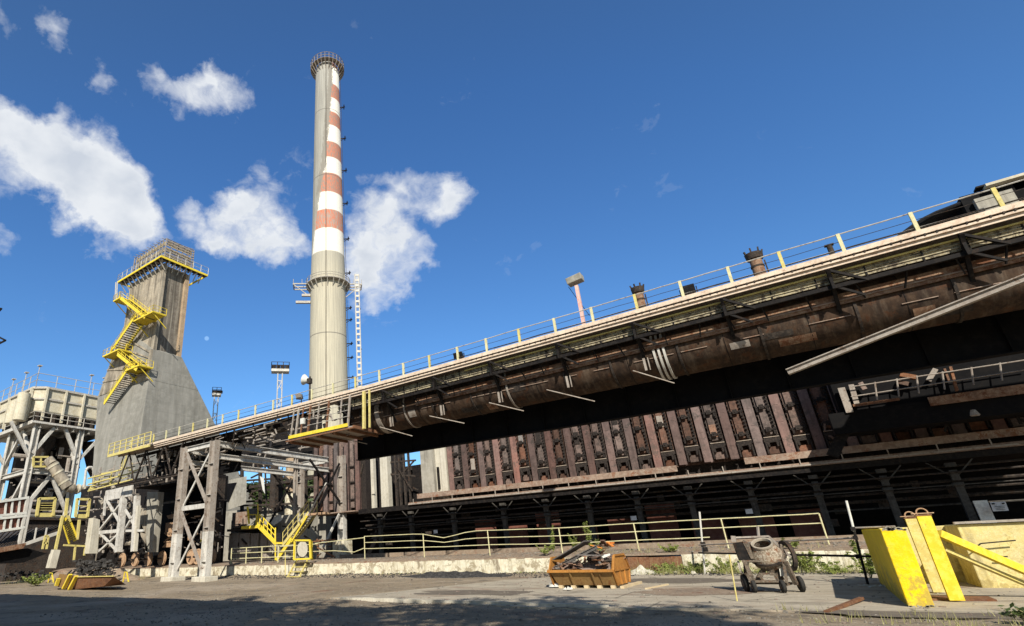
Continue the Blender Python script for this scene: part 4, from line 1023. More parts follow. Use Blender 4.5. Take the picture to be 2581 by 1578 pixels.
# separate short battery to the left
b2 = thing('short_oven_battery', 'short dark oven battery with brown buckstays behind the gantry legs', 'oven battery', (-34.5, 40.5, 5))
X20, X21 = P(790, 1200, Y=41).x, P(912, 1200, Y=41).x
MB().box((X20, 41.6, 5.1), (X21, 48, 12.2)).build('brick_body', 'door_dark', b2)
MB().box((X20-.5, 39.5, 5.0), (X21+.3, 41.6, 5.1)).build('bench', 'bench', b2)
k = 0; x = X20+.3
while x < X21:
    g = MB(); g.box((x-.26, 41.0, 5.15), (x+.26, 41.05, 12.2)); g.box((x-.03, 41.06, 5.15), (x+.03, 41.5, 12.2)); g.build('buckstay', 'buckstay', b2)
    if x+1.4 < X21+.5:
        g = MB(); g.box((x+.34, 41.2, 5.5), (x+1.05, 41.58, 12)); do = g.build('oven_door', 'door_red', b2)
        g = MB(); z_ = 5.6
        while z_ < 11.6: g.box((x+.92, 41.05, z_), (x+1.08, 41.19, z_+.11)); z_ += .24
        for z_ in (6.2, 7.8, 9.3): g.box((x+.36, 41.0, z_), (x+1.05, 41.12, z_+.12))
        g.build('bolt_row', 'door_dark', do)
    x += 1.4
# standing posts in the gap between the batteries
for xp, w_, mt, lb in ((938, .34, 'concrete_pale', 'narrow white concrete post in the gap between the oven batteries'), (968, .95, 'concrete_pale', 'broad cream stained pier in the gap between the oven batteries')):
    x = P(xp, 1200, Y=41).x; g = MB()
    if w_ > .5:
        for dx in (-.3, 0, .3): g.box((x+dx-.14, 41, 4.9), (x+dx+.14, 41.5+dx*.3, 11.8))
    else: g.box((x-w_/2, 41, 4.9), (x+w_/2, 41.4, 11.8)); g.box((x-.05, 40.9, 6.5), (x+.3, 40.98, 6.9))
    tag(g.build('pier', mt), lb, 'pier')
g = MB()
for xp in (905, 998, 1008, 1020, 1032): 
    x = P(xp, 1200, Y=41.5).x; g.bar((x, 41.5, 4.9), (x, 41.5, 11.6), .16, .2)
a, b_ = P(995, 1215, Y=41.5), P(1045, 1160, Y=41.5); g.bar(a, b_, .12); g.bar(P(985, 1195, Y=41.5), P(1048, 1200, Y=41.5), .14); g.bar(P(985, 1165, Y=41.5), P(1048, 1160, Y=41.5), .14); g.bar(P(1003, 1180, Y=41.3), P(1040, 1238, Y=41.3), .1)
g.bar(P(900, 1240, Y=41.5), P(915, 1170, Y=41.5), .14)
tag(g.build('upright_rack', 'steel_soot'), 'sooty upright steel frame between cream pier and end wall', 'steel frame')
# undercroft
uc = thing('undercroft', 'dark basement bay with columns and pipes below the oven benches', 'undercroft', (-10, 42, 1))
XU0 = P(890, 1300, Y=38.5).x
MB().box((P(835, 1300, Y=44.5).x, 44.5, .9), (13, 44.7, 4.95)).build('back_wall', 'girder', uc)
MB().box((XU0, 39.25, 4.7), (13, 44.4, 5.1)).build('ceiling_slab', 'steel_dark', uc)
MB().box((XU0, 36.6, 1.0), (13, 37.4, 1.38)).build('plinth', 'bed', uc)
cxs = [P(xp, 1370, Y=39.4).x for xp in (960, 1040, 1149, 1279, 1390, 1500, 1629, 1768, 1930, 2105, 2290, 2480)]
for x in cxs:
    g = MB(); g.box((x-.15, 39.3, .95), (x+.15, 39.6, 3.4)); g.build('column', 'dim', uc)
    g = MB(); g.box((x-.2, 39.25, 3.402), (x+.2, 39.65, 3.6)); g.cbox((x, 39.4, 3.95), (.3, .3, .5)); g.cbox((x, 39.4, 4.45), (.42, .3, .2))
    g.bar((x-.1, 39.35, 3.9), (x-.85, 39.35, 4.65), .06); g.bar((x+.1, 39.35, 3.9), (x+.85, 39.35, 4.65), .06); g.build('column_head', 'dim', uc)
for z_, y_, r_, mt in ((4.4, 39.8, .06, 'steel_soot'), (4.05, 39.15, .05, 'steel_soot'), (3.7, 39.9, .08, 'steel_soot'), (3.35, 40.2, .07, 'steel_soot'), (3.0, 40.6, .1, 'steel_soot'), (3.45, 39.1, .03, 'dim'), (2.6, 40.4, .05, 'dim')):
    g = MB(); g.tube((XU0+.3, y_, z_), (13, y_, z_+.03), r_, 6); g.build('pipe', mt, uc)
g = MB()
for k in range(46): x = rnd.uniform(XU0, 12); z_ = rnd.uniform(1.4, 4.2); g.cbox((x, 41.5+rnd.uniform(-1, 1), z_), (rnd.uniform(.1, .9), .1, rnd.uniform(.1, .5)))
g.split('valve_box', 'steel_soot', uc)
g = MB()
for k in range(9): x = -22+k*2.6; g.box((x, 41.2, 1.2), (x+1.8, 41.3, 2.5+rnd.uniform(0, 1.6)))
g.split('partition_panel', 'panel_red', uc)
# dark coke guide machine in the shade at the right
gc = thing('coke_guide', 'dark shaded coke guide machine with thin railings in front of the ovens', 'machine', (5, 38, 5.4))
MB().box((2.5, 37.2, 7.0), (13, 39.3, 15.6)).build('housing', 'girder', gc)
zr_ = P(2340, 995, Y=36.5)
gu = P(2210, 1010, Y=37)
g = MB(); a, b_ = P(2340, 1008, Y=36.8), P(2600, 968, Y=36.8); g.box((a.x, 36.8, a.z-.3), (b_.x+1, 36.9, a.z+.12)); g.build('rusty_beam', 'brown_panel', gc)
a2, b2_ = P(2150, 1022, Y=36.8), P(2270, 1012, Y=36.8); MB().box((a2.x, 36.8, a2.z-.06), (b2_.x, 36.9, a2.z+.06)).build('rusty_beam', 'rust', gc)
MB().box((a2.x-1.1, 36.92, a.z-1.1), (13, 38.38, a.z+.0)).build('machine_floor', 'girder', gc)
g = MB(); c0, c1 = P(2140, 975, Y=36.6), P(2590, 905, Y=36.6)
for (ya, yb_) in ((975, 905), (1000, 930)): g.tube(P(2145, ya, Y=36.6), P(2600, yb_, Y=36.6), .03, 6)
for xp in (2205, 2260, 2310, 2375, 2448, 2520): 
    q = interp(xp, [2145, 2600], [975, 905]); g.tube(P(xp, q-3, Y=36.6), P(xp+6, q+42, Y=36.6), .035, 5)
g.build('guard_railing', 'steel_pale', gc)
g = MB()
for (xa, ya, xb, yb_, w_, ) in ((2120, 978, 2142, 1040, .3), (2145, 970, 2160, 1020, .22), (2358, 930, 2340, 960, .12)):
    g.bar(P(xa, ya, Y=36.9), P(xb, yb_, Y=36.9), w_, .2)
g.split('pale_upright', 'steel_pale', gc)
g = MB()
for (xa, ya, xb, yb_, w_, ) in ((2268, 945, 2308, 952, .35), (2395, 925, 2412, 985, .1), (2262, 962, 2290, 968, .1), (2380, 930, 2392, 962, .08), (2168, 965, 2180, 982, .25)):
    g.bar(P(xa, ya, Y=36.75), P(xb, yb_, Y=36.75), w_, .2)
g.split('rust_bracket', 'scrap_rust', gc)
g = MB(); g.bar(P(2147, 1045, Y=37.5), P(2098, 1150, Y=37.5), .6, .5)
for k in range(16): p0 = P(2150+rnd.random()*430, 1000+rnd.random()*60, Y=38); g.bar(p0, p0+V(rnd.uniform(-1, 1), 0, rnd.uniform(-.6, .6)), .1)
g.build('dark_arm', 'steel_dark', gc)
g = MB(); c = P(2457, 1047, Y=37); g.lathe([(0, .3), (.12, .25), (.2, 0), (.15, -.05), (0, -.05)], c, 12); g.build('lamp_shade', 'steel_pale', gc)
g = MB(); c = P(2103, 1105, Y=38.4)
for k in range(7): p0 = c+V(rnd.uniform(-.4, .3), rnd.uniform(-.2, .2), rnd.uniform(-.7, .6)); g.bar(p0, p0+V(rnd.uniform(-.3, .3), 0, rnd.uniform(.1, .5)), .09)
g.build('torn_sheet', 'scrap_rust', gc)
# charging machine on deck at top right (casts the shade over the right ovens)
cm_ = thing('deck_machine', 'dark machine with hoses and cream beam standing on the walkway end', 'machine', P(2480, 520, Y=28)*1.0)
mz = zd(8)
h0 = P(2485, 470, Y=28); 
g = MB(); g.box((7.6, 27.6, mz), (9.3, 30, mz+1.35)); g.box((9.0, 27.6, mz+1.0), (15, 30.2, mz+1.5)); g.build('machine_body', 'girder', cm_)
g = MB(); g.box((7.85, 27.35, mz+.05), (8.85, 27.59, mz+1.0)); g.build('grey_panel', 'concrete', cm_)
g = MB(); g.box((8.3, 27.3, mz+1.36), (15, 27.7, mz+1.46)); g.build('cream_beam', 'cream', cm_)
g = MB(); g.box((8.1, 27.5, mz+1.48), (15, 27.9, mz+1.54)); g.build('beam_cap', 'steel_dark', cm_)
g = MB()
for k in range(9):
    y_ = 27.7+k*.22; pts = []
    ex = 5.0+k*.22
    for j in range(9):
        t_ = j/8; pts.append(V(8.0+(ex-8.0)*t_, y_, mz+1.1*(1-t_**2.2)+.05+rnd.uniform(-.02, .02)))
    g.path(pts, .075, 6)
g.split('hose', 'black', cm_)
# ------------------------------------------------------------------ standpipes and small stacks on the battery
for i, (xp, yb_, yt, r_, lb) in enumerate(((1622, 790, 722, .34, 'short rusty standpipe with broken collar left of the black floodlight'), (1921, 705, 634, .38, 'taller rusty banded standpipe rising at right above the railing'))):
    a, b_ = P(xp, yb_, Y=44), P(xp-10, yt, Y=44); s_ = thing('standpipe', lb, 'pipe', (a.x, 44, 12), 'standpipes on the oven roof')
    MB().tube((a.x, 44, 12.1), (a.x, 44, b_.z-.3), r_, 16).build('pipe_body', 'brown_panel', s_, smooth=True)
    MB().tube((a.x, 44, b_.z-.55), (a.x, 44, b_.z-.1), r_*1.35, 16, r_*1.5).build('collar', 'steel_soot', s_, smooth=True)
    g = MB()
    for k in range(7): an = k*.9; g.bar((a.x+r_*1.3*math.cos(an), 44+r_*1.3*math.sin(an), b_.z-.2), (a.x+r_*1.5*math.cos(an), 44+r_*1.5*math.sin(an), b_.z+rnd.uniform(0, .25)), .1)
    for hh in (1.2, 2.0): g.lathe([(r_, 0), (r_*1.12, 0), (r_*1.12, .1), (r_, .1)], (a.x, 44, b_.z-hh), 16)
    g.tube((a.x+r_+.12, 43.9, 12.1), (a.x+r_+.12, 43.9, b_.z-.8), .05, 6); g.build('clamps', 'steel_soot', s_)
a = P(2098, 640, Y=44); b_ = P(2096, 618, Y=44)
g = MB(); g.tube((a.x, 44, 12.1), (a.x, 44, b_.z), .16, 8); g.box((a.x-.25, 43.85, b_.z), (a.x+.25, 44.15, b_.z+.08)); tag(g.build('small_vent', 'steel_soot'), 'small dark capped vent pipe near the right end of the walkway railing', 'pipe')

# ------------------------------------------------------------------ lights and masts
def floodlight(name, px, pyb, Yp, size, mat, label, pole=None, tilt=.35):
    c = P(px, pyb, Y=Yp); t_ = thing(name, label, 'floodlight', (c.x, Yp, zd(c.x)))
    g = MB(); w_, h_ = size
    lo = [V(c.x-w_/2, Yp-.1, c.z-h_/2), V(c.x+w_/2, Yp-.1, c.z-h_/2), V(c.x+w_/2*.7, Yp+.25, c.z-h_/2), V(c.x-w_/2*.7, Yp+.25, c.z-h_/2)]
    g.hexa(lo, [v+V(0, -tilt*h_, h_) for v in lo]); g.build('lamp_housing', mat, t_, bevel=.02)
    g = MB(); g.bar((c.x, Yp+.2, zd(c.x)), (c.x, Yp+.2, c.z), .05); g.bar((c.x-w_/2-.04, Yp, c.z-h_/2), (c.x-w_/2-.04, Yp, c.z+h_/3), .04); g.bar((c.x+w_/2+.04, Yp, c.z-h_/2), (c.x+w_/2+.04, Yp, c.z+h_/3), .04); g.build('lamp_bracket', 'steel_soot', t_)
    return t_
floodlight('floodlight', 1735, 733, 27.2, (.62, .42), 'black', 'black boxy floodlight on the deck right of the short standpipe')
floodlight('floodlight', 1157, 897, 27.2, (.6, .35), 'black', 'small dark floodlight on the railing left of the pink pole')
floodlight('floodlight', 755, 1000, 27.2, (.5, .35), 'steel_pale', 'pale worn floodlight on the railing in front of the chimney foot')
floodlight('floodlight', 512, 1085, 27.2, (.6, .4), 'steel_pale', 'pale floodlight on the railing before the sloping grey tower base')
pp = thing('pole_floodlight', 'grey box floodlight on a faded red and white pole', 'floodlight', P(1473, 825, Y=27.6))
a, b_ = P(1473, 825, Y=27.6), P(1453, 720, Y=27.6)
g = MB(); g.bar(a-V(0, 0, .3), b_+V(0, 0, 0), .17); g.build('pole', 'pink_paint', pp)
g = MB(); c = P(1450, 707, Y=27.6)
g.hexa([c+V(-.4, -.25, -.20), c+V(.4, -.25, -.10), c+V(.4, .3, -.10), c+V(-.4, .3, -.20)], [c+V(-.44, -.32, .14), c+V(.4, -.32, .26), c+V(.4, .3, .26), c+V(-.44, .3, .14)]); g.build('lamp_housing', 'concrete', pp, bevel=.03)
g = MB(); g.tube(c+V(-.45, .1, -.2), a+V(.35, .1, .6), .015, 4); g.build('cable', 'black', pp)
sp = thing('horn_loudspeaker', 'white horn loudspeaker on a pole beside the chimney foot', 'loudspeaker', P(780, 1000, Y=27.4))
c = P(773, 958, Y=27.4); g = MB(); g.lathe([(.42, 0), (.40, .05), (.2, .35), (.12, .5), (0, .5)], c+V(-.3, 0, .1), 16, (1, .3, -.35)); g.build('horn', 'pale', sp, smooth=True)
g = MB(); g.tube((c.x+.35, 27.4, zd(c.x)), (c.x+.35, 27.4, c.z+.2), .06, 8); g.cbox((c.x+.3, 27.4, c.z-.15), (.3, .3, .4)); g.build('pole', 'steel_soot', sp)
# lattice ladder mast
YM = 60.; a, b_ = P(907, 985, Y=YM), P(903, 690, Y=YM)
lm = thing('ladder_mast', 'slender white ladder mast standing right of the chimney', 'mast', (a.x, YM, 0))
g = MB(); dv = V(a.y, -a.x, 0).normalized()*.3
for s_ in (-1, 1): g.bar(V(a.x, YM, 0)+dv*s_, V(a.x, YM, b_.z)+dv*s_, .16, .12, up=(0, 1, 0))
g.build('side_rails', 'galv', lm)
g = MB(); z = 14.
while z < b_.z: g.bar(V(a.x, YM, z)-dv, V(a.x, YM, z)+dv, .14, .34, up=(0, 0, 1)); z += .95
g.split('ladder_step', 'galv', lm)
g = MB()
for yp in (748, 855, 960): z = P(905, yp, Y=YM).z; g.bar(V(a.x, YM, z)-dv, V(a.x, YM, z)-dv*11+V(0, 6, 0), .07)
g.split('tie_arm', 'steel_dark', lm)
# lighting tower
def light_tower(px, ybase, ytop, Yp, wd, label, hp):
    a, b_ = P(px, ybase, Y=Yp), P(px, ytop, Y=Yp)
    t_ = thing('light_tower', label, 'tower', (a.x, Yp, 0), 'slim lighting towers')
    g = MB(); u = V(a.y, -a.x, 0).normalized()*wd; v = V(a.x, a.y, 0).normalized()*wd
    u.z = v.z = 0
    cs = [V(a.x, Yp, 0)+u*s1+v*s2 for s1, s2 in ((-1, -1), (1, -1), (1, 1), (-1, 1))]
    for c in cs: g.bar(c, c+V(0, 0, b_.z), .14)
    z = 10.; k = 0
    while z < b_.z-1:
        for i in range(4): g.bar(cs[i]+V(0, 0, z), cs[(i+1) % 4]+V(0, 0, z+(1.6 if (i+k) % 2 else 0)), .09); 
        z += 1.6; k += 1
    g.build('lattice', 'galv', t_)
    g = MB(); U = u.normalized(); Vv = v.normalized(); c = V(a.x, Yp, b_.z)
    q = [c-U*hp-Vv*.8, c+U*hp-Vv*.8, c+U*hp+Vv*.8, c-U*hp+Vv*.8]; g.hexa(q, [p+V(0, 0, .45) for p in q]); g.build('head_platform', 'galv', t_)
    g = MB()
    qq = [p+V(0, 0, .45) for p in q]; railing(g, qq+[qq[0]], 1.2, .9, .05); 
    for k in range(4): p0 = c+U*(-hp+.4+k*hp*2/4.)+V(0, 0, .9); g.cbox(p0, (.5, .5, .6))
    g.build('lamps_and_rail', 'steel_soot', t_)
light_tower(703, 1040, 940, 60., .38, 'slim lattice lighting tower with lamp platform left of the chimney', 1.5)
light_tower(540, 1070, 1000, 66., .4, 'partly hidden yellowish lighting tower behind the sloping grey base', .9)
# crane tip at far left edge
g = MB(); YC = 60.
for (xa, ya, xb, yb_) in ((-30, 770, 4, 778), (4, 778, -4, 786), (-30, 800, -2, 850), (-2, 850, 14, 858), (14, 858, -2, 866), (-30, 860, 0, 862), (-30, 770, -12, 830)): g.bar(P(xa, ya, Y=YC), P(xb, yb_, Y=YC), .5)
tag(g.build('crane_jib', 'steel_dark'), 'dark jib tip poking in at the left edge against the sky', 'crane')

# ------------------------------------------------------------------ fence along the platform
YFN = 32.6
fx = [P(xp, yp, Y=YFN).x for xp, yp in ((919, 1380), (1068, 1375), (1232, 1370), (1413, 1362), (1603, 1350), (1826, 1342))]
fz = [P(xp, yp, Y=YFN).z for xp, yp in ((919, 1352), (1068, 1345), (1225, 1337), (1405, 1331), (1598, 1319), (1815, 1307))]
fe = P(2064, 1294, Y=YFN)
fn = thing('platform_fence', 'long bent yellowish pipe railing on the raised platform', 'railing', (-15, YFN, 1))
tops = [V(x, YFN, z) for x, z in zip(fx, fz)]+[fe]
for p in tops: MB().tube((p.x, YFN, .95), p, .034, 6).build('post', 'yellow_pale', fn)
for hh, mt in ((0, 'top_rail'), (.42, 'middle_rail'), (.84, 'lower_rail')):
    pts = []
    for i, (a, b_) in enumerate(zip(tops[:-1], tops[1:])):
        for k in range(6):
            t_ = k/6; p = a.lerp(b_, t_)
            sag = (.33*max(0, 1-abs(t_-.35)*2.6) if i == 1 else 0)*(1 if hh == 0 else .55 if hh < .5 else .1)
            pts.append(V(p.x, p.y, p.z-hh-sag-rnd.uniform(0, .015)))
        if hh > .8 and i == 4: break
    if hh < .8: pts.append(V(fe.x, fe.y, fe.z-hh))
    MB().path(pts, .026, 6).build(mt, 'yellow_pale', fn)
g = MB(); g.path([V(fx[0]-9, YFN, 1.75), V(fx[0]-3, YFN, 1.7), V(fx[0]-1, YFN, 1.55), V(fx[0], YFN, 1.8)], .03, 6); g.path([V(fx[0]-9, YFN, 2.2), V(fx[0]-4.7, YFN, 2.25)], .03, 6)
g.path([V(fx[0]-5.0, YFN, 2.3), V(fx[0], YFN, 2.5)], .03, 6); g.build('bent_rail', 'yellow_pale', fn)
# second railing to the left by the stairs
f2 = thing('left_railing', 'short faded railing between gantry leg and yellow stairs', 'railing', (P(600, 1410, Y=32).x, 32, .9))
xa, xb = P(583, 1400, Y=32).x, P(745, 1380, Y=32).x
g = MB(); railing(g, [(xa, 32, 1.0), (xb, 32, 1.0)], 1.25, 1.8, .035, mids=(.42, .84)); g.build('railing_frame', 'yellow_pale', f2)
# scaffold tube barrier at right
sb = thing('scaffold_barrier', 'makeshift barrier of dark scaffold tubes beside the yellow block', 'barrier', P(2190, 1475, Z=0))
b0 = P(2188, 1474, Z=0.03); b1 = P(1777, 1447, Z=0.03)
def at_h(px, py, Yp): return P(px, py, Y=Yp)
t0 = P(2133, 1262, Y=b0.y); t1 = P(1763, 1290, Y=b1.y)
MB().tube(b0, V(b0.x, b0.y, b0.z).lerp(t0, .62), .034, 8).build('upright', 'steel_dark', sb)
MB().tube(b0.lerp(t0, .621), t0, .034, 8).build('upright_top', 'pale', sb)
MB().tube(b1, t1, .04, 8).build('upright', 'galv', sb)
j0, j1 = P(2162, 1403, Y=b0.y), P(1786, 1393, Y=b1.y); MB().tube(j0+V(.3, 0, 0), j1-V(.4, 0, 0), .035, 8).build('lower_tube', 'steel_dark', sb)
j0, j1 = P(2158, 1356, Y=b0.y), P(1780, 1373, Y=b1.y); MB().tube(j0, j1-V(.3, 0, 0), .028, 8).build('middle_tube', 'steel_pale', sb)
j0 = P(2150, 1331, Y=b0.y); MB().tube(j0, P(2256, 1327, Y=b0.y-.5), .028, 8).build('short_tube', 'steel_pale', sb)
g = MB()
for (xp, yp) in ((2162, 1403), (2156, 1355), (2150, 1333)): g.cbox(P(xp, yp, Y=b0.y), (.12, .12, .12))
for (xp, yp) in ((1778, 1385), (1772, 1372)): g.cbox(P(xp, yp, Y=b1.y), (.18, .16, .2))
g.build('couplers', 'steel_dark', sb)
# thin yellow rod marker
a = P(1858, 1515, Z=0.03); b_ = P(1838, 1398, Y=a.y); mk = MB().tube(a, b_, .018, 6); tag(mk.build('marker_rod', 'yellow_old'), 'thin rusty yellow rod standing on the slab in front of the mixer', 'rod')
# pale sign on the undercroft column and small plates
sg = thing('wall_sign', 'pale rectangular notice plate on the dark column at right', 'sign', P(2520, 1278, Y=37.5))
c = P(2518, 1280, Y=37.5)
q = [P(2495, 1266, Y=37.5), P(2534, 1264, Y=37.5), P(2543, 1287, Y=37.5), P(2503, 1289, Y=37.5)]
MB().hexa(q, [p+V(0, .03, 0) for p in q]).build('plate', 'sign', sg)
g = MB(); 
for (xa, ya, xb, yb_) in ((2500, 1270, 2507, 1269.6), (2525, 1269, 2532, 1268.6)): g.bar(P(xa, ya, Y=37.48), P(xb, yb_, Y=37.48), .02, .06)
for k in range(3): g.bar(P(2508+k, 1277+k*4, Y=37.48), P(2532+k, 1275.6+k*4, Y=37.48), .02, .016)
g.build('lettering', 'black', sg)
x_ = P(2500, 1300, Y=38).x; g = MB(); g.box((x_-.42, 37.9, 1.4), (x_+.05, 38.0, 2.65)); tag(g.build('grey_cabinet', 'pale'), 'narrow grey panel standing under the notice plate', 'panel')
for xp, yp, lb in ((1098, 1340, 'small white plate at the dip of the bent fence'), (1888, 1289, 'tiny white plate on dark column above the mixer'), (1597, 1306, 'tiny pale lamp on dark column above the skip')):
    c = P(xp, yp, Y=38.2); tag(MB().cbox(c, (.34, .04, .26)).build('name_plate', 'sign'), lb, 'plate')

# ------------------------------------------------------------------ skip with scrap
SKO = P(1556, 1483, Z=.03); SL = P(1404, 1484, Y=SKO.y)
Lx = V(-1, .0, 0); LEN = SKO.x-SL.x-.1; Wy = V(0, 1, 0)
SW = 1.55
def S(l, w_, z): return V(SKO.x, SKO.y, .13)+Lx*l+Wy*w_+V(0, 0, z)
sk_ = thing('skip', 'orange rusty metal skip heaped with scrap in the yard', 'skip', (SKO.x, SKO.y, .03))
RZ = P(1536, 1436, Y=SKO.y-.28).z-.16; PZK = P(1549, 1397, Y=SKO.y+.2).z-.16
ew_ = .28
# end plate (hexagon) and far end
def endplate(l, th, top_peak):
    pts = [(0.0, 0), (SW, 0), (SW+ew_, RZ+.05), (SW-.15, PZK), (.15, PZK), (-ew_, RZ+.0)]
    return MB().hexa([S(l, a, b_) for a, b_ in pts], [S(l+th, a, b_) for a, b_ in pts])
endplate(-.04, .05, 1).build('end_plate', 'orange', sk_)
endplate(LEN+.24, -.05, 1).build('end_plate', 'orange', sk_)
g = MB(); q0 = [S(0.02, -.0, 0), S(LEN, 0, 0), S(LEN+.2, -ew_, RZ), S(.02, -ew_, RZ)]; g.hexa(q0, [p+Wy*.05 for p in q0]); g.build('near_side', 'skip_shaded', sk_)
g = MB(); q0 = [S(0.02, SW, 0), S(LEN, SW, 0), S(LEN+.2, SW+ew_, RZ), S(.02, SW+ew_, RZ)]; g.hexa(q0, [p-Wy*.05 for p in q0]); g.build('far_side', 'skip_shaded', sk_)
g = MB(); g.hexa([S(0, 0, 0), S(LEN, 0, 0), S(LEN, SW, 0), S(0, SW, 0)], [S(0, 0, .05), S(LEN, 0, .05), S(LEN, SW, .05), S(0, SW, .05)]); g.build('floor_plate', 'rust', sk_)
g = MB(); g.bar(S(-.05, -ew_-.03, RZ), S(LEN+.26, -ew_-.03, RZ), .09, .09); g.bar(S(-.05, SW+ew_+.03, RZ), S(LEN+.26, SW+ew_+.03, RZ), .09, .09)
g.build('rim', 'orange', sk_)
g = MB()
for a, b_ in (((-.06, -ew_, RZ), (-.06, .15, PZK)), ((-.06, SW+ew_, RZ), (-.06, SW-.15, PZK)), ((-.06, -ew_, RZ), (-.06, 0, 0)), ((-.06, SW+ew_, RZ), (-.06, SW, 0)), ((-.06, -ew_, RZ), (-.06, SW+ew_, RZ)), ((-.06, SW*.35, 0), (-.06, SW*.3, RZ)), ((-.06, SW*.7, 0), (-.06, SW*.72, RZ)), ((-.06, .15, PZK), (-.06, SW-.15, PZK))):
    g.bar(S(*a), S(*b_), .05, .06)
g.split('end_rib', 'orange', sk_)
g = MB()
for l in (.7, 1.5): g.bar(S(l, -.03, 0), S(l, -ew_-.03, RZ-.05), .05, .05)
g.bar(S(.45, -.04, .05), S(.45, -ew_-.04, RZ-.04), .02, .02)
g.split('side_rib', 'skip_shaded', sk_)
g = MB()
for k in range(5): l = .12+k*(LEN-.2)/4; g.hexa([S(l-.07, -.1, -.1), S(l+.07, -.1, -.1), S(l+.07, SW+.1, -.1), S(l-.07, SW+.1, -.1)], [S(l-.07, -.1, -.003), S(l+.07, -.1, -.003), S(l+.07, SW+.1, -.003), S(l-.07, SW+.1, -.003)])
g.bar(S(-.2, -.12, -.06), S(-.2, SW+.9, -.06), .12, .08)
tag(g.build('timber_bearers', 'wood'), 'pale timber bearers lying under the orange skip', 'timber')
def scrap(kind, l, w_, z, ln, a, tilt, mat):
    c = S(l, w_, z); d_ = (Lx*math.cos(a)+Wy*math.sin(a))*math.cos(tilt)+V(0, 0, math.sin(tilt)); g = MB()
    if kind == 'plate':
        g.bar(c-d_*ln/2, c+d_*ln/2, ln*.45, .035); nm = 'scrap_plate'
    elif kind == 'beam': g.ibeam(c-d_*ln/2, c+d_*ln/2, .12, .12, t=.02); nm = 'scrap_beam'
    elif kind == 'pipe': g.tube(c-d_*ln/2, c+d_*ln/2, .05, 8); nm = 'scrap_pipe'
    elif kind == 'coil':
        pts = [c+(Lx*math.cos(t_*.7)+V(0, 0, 1)*math.sin(t_*.7))*(.16+.03*math.sin(t_*2))+Wy*(t_*.018) for t_ in range(14)]; g.path(pts, .022, 5); nm = 'scrap_coil'
    else:
        n_ = 6; p0 = [c+V(rnd.uniform(-1, 1), rnd.uniform(-1, 1), rnd.uniform(-.6, .6))*ln*.4 for _ in range(n_)]
        for p, q in zip(p0[:-1], p0[1:]): g.bar(p, q, rnd.uniform(.05, .16), rnd.uniform(.02, .06))
        nm = 'crumpled_scrap'
    return g.build(nm, mat)
cnt = 0
fixed = [('plate', 1.5, .35, 1.18, 1.5, .12, -.42, 'scrap_grey', 'long grey plate sloping down the left of the scrap heap'),
         ('plate', .75, -.05, 1.0, .8, .1, .05, 'scrap_grey', 'dark flat plate projecting from the front of the heap'),
         ('plate', .55, .25, 1.28, .42, -.3, .3, 'scrap_orange', 'bright orange box lid in the middle of the heap'),
         ('junk', .1, .5, 1.35, .5, 0, 0, 'scrap_orange', 'crumpled orange scrap perched above the skip end plate'),
         ('junk', .4, .6, 1.42, .6, 0, 0, 'scrap_rust', 'rust red drum remains at the top of the heap'),
         ('junk', .2, .1, .95, .4, 0, 0, 'pale', 'crumpled white sheet by the skip end plate'),
         ('beam', 1.4, .15, .9, 2.0, .05, -.38, 'scrap_grey', 'pale straight bar sloping across the front of the heap'),
         ('junk', .95, .2, 1.05, .25, 0, 0, 'blue', 'small blue grey tin near the orange lid')]
for k_, l, w_, z, ln, a, ti, mt, lb in fixed: tag(scrap(k_, l, w_, z, ln, a, ti, mt), lb, 'scrap metal', 'scrap pieces heaped in the skip')
for i in range(64):
    l = rnd.uniform(.1, LEN-.05); w_ = rnd.uniform(-.1, SW+.05); hh = RZ+.02+.62*max(0, 1-abs(w_-SW/2)/SW*1.0)*max(.2, 1-abs(l-.7)/1.9)*rnd.uniform(.6, 1)
    k_ = rnd.choice(('plate', 'beam', 'pipe', 'junk', 'junk', 'junk', 'coil')); mt = rnd.choice(('scrap_grey', 'scrap_rust', 'scrap_rust', 'steel_soot', 'scrap_rust', 'brown_panel', 'scrap_grey'))
    tag(scrap(k_, l, w_, hh, rnd.uniform(.3, .75), rnd.uniform(-1.5, 1.5), rnd.uniform(-.5, .5), mt), 'tangled rusty and grey scrap piece in the heap on the skip', 'scrap metal', 'scrap pieces heaped in the skip')
MB().hexa([S(.05, .0, .3), S(LEN, .0, .3), S(LEN, SW, .3), S(.05, SW, .3)], [S(.3, .35, RZ+.5), S(LEN-.6, .35, RZ+.12), S(LEN-.6, SW-.35, RZ+.12), S(.3, SW-.35, RZ+.5)]).build('packed_scrap', 'scrap_rust', sk_)
a, b_ = P(1628, 1484, Z=.05), P(1683, 1473, Z=.05); tag(MB().bar(a, b_, .07, .05).build('loose_batten', 'wood'), 'pale timber batten lying on the slab right of the skip', 'timber')
a, b_ = P(2083, 1543, Z=.04), P(2172, 1508, Z=.1); tag(MB().bar(a, b_, .09, .06).build('rusty_bar', 'rust'), 'rusty flat bar lying on the slab before the yellow block', 'bar')
for xp, yp, s_, lb in ((1400, 1480, .22, 'grey crushed bag left of the skip bearers'), (1428, 1487, .14, 'small pale crumpled bag in front of the skip')):
    c = P(xp, yp, Z=.05); g = MB()
    for k in range(5): q = c+V(rnd.uniform(-1, 1)*s_, rnd.uniform(-1, 1)*s_, .02); g.hexa([q+V(math.cos(j)*s_*.5, math.sin(j)*s_*.5, 0) for j in range(6)], [q+V(math.cos(j+.4)*s_*.3, math.sin(j+.4)*s_*.3, s_*.8*rnd.random()) for j in range(6)])
    tag(g.build('crumpled_bag', 'pale'), lb, 'bag')

